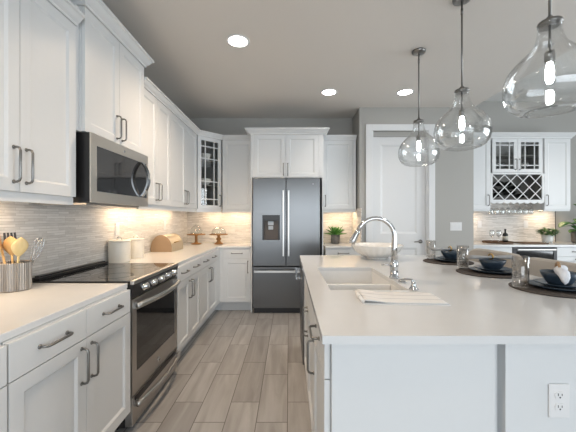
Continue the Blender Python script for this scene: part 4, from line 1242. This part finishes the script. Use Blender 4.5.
# recessed downlights
def downlight(label, x, y, col=DOWN_COL, power=DOWN_POWER, angle=100, z=CZ):
    o = thing('recessed_light', label, 'ceiling light', (x, y, z), 0, 'recessed ceiling lights')
    MB().lathe([(.085, -.001), (.085, -.006), (.105, -.004), (.105, -.001)], seg=40, closed=True).build('trim_ring', M['trim'], o)
    MB().lathe([(0, -.001), (.084, -.001), (.084, -.004), (0, -.005)], seg=40).build('diffuser', M['lamp'], o)
    l = bpy.data.lights.new('downlight_beam', 'SPOT'); l.energy = power; l.color = col; l.spot_size = math.radians(angle); l.spot_blend = .8; l.shadow_soft_size = .07
    lo = bpy.data.objects.new('downlight_beam', l); COL.objects.link(lo); lo.parent = o; lo.location = (0, 0, -.02)
downlight('round recessed ceiling light over the aisle near the range', -.453, 2.736, AISLE_COL, 92, 145)
downlight('round recessed ceiling light in front of the refrigerator', .50, 3.85)
downlight('round recessed ceiling light in front of the pantry door', 1.45, 3.85)
downlight('round recessed ceiling light above the near aisle, outside the photo', -.453, .75, AISLE_COL, 45, 130)
downlight('round recessed ceiling light behind the camera, outside the photo', .9, -.6)
downlight('added unseen round light in the high ceiling, brightening the dry bar', 3.9, 3.5, z=CZ2, power=45, angle=130)  # added out of view to brighten the dim dry bar
downlight('added unseen round light in the high ceiling beside the island, brightening the bar side', 3.9, 1.4, z=CZ2, power=30, angle=130)  # second added light, also unseen, lifts the bar side of the room

# under-cabinet lights
def under(label, x0, x1, y0, y1, z, power, along):
    o = thing('under_cabinet_light', label, 'cabinet light', ((x0+x1)/2, (y0+y1)/2, z), 0, 'under-cabinet light bars')
    hx, hy = (x1-x0)/2, (y1-y0)/2
    MB().box(-hx, hx, -hy, hy, -.010, -.001).build('housing', M['plate_plastic'], o)
    MB().box(-hx+.004, hx-.004, -hy+.004, hy-.004, -.012, -.0102).build('diffuser', M['strip'], o)
    l = bpy.data.lights.new('strip_light', 'AREA'); l.shape = 'RECTANGLE'; l.size = 2*hx; l.size_y = 2*hy; l.energy = power; l.color = UNDER_COL
    lo = bpy.data.objects.new('strip_light', l); COL.objects.link(lo); lo.parent = o; lo.location = (0, 0, -.014)
UP = UNDER_POWER
under('warm light bar under the near wall cabinet above the crock', -1.51, -1.47, 1.12, 1.66, UZ0, UP*.95, 'y')
under('warm light bar under the wall cabinet right of the microwave', -1.50, -1.46, 2.68, 3.25, UZ0, UP*.9, 'y')
under('warm light bar under the wall cabinet before the corner', -1.50, -1.46, 3.35, 4.18, UZ0, UP*1.1, 'y')
under('warm light bar under the back wall cabinet left of the refrigerator', -.95, -.56, 4.70, 4.74, UZ0, UP*.65, 'x')
under('warm light bar under the diagonal corner cabinet', -1.30, -1.05, 4.70, 4.74, UZ0, UP*.5, 'x')
under('warm light bar under the cabinet above the spiky plant', .56, .94, 4.64, 4.68, UZ0, UP*.8, 'x')
under('warm light bar under the left dry bar wall cabinet', 2.74, 3.05, 4.86, 4.90, UZ0, UP*.6, 'x')
under('warm light bar under the right dry bar wall cabinet', 3.95, 4.29, 4.86, 4.90, UZ0, UP*.8, 'x')
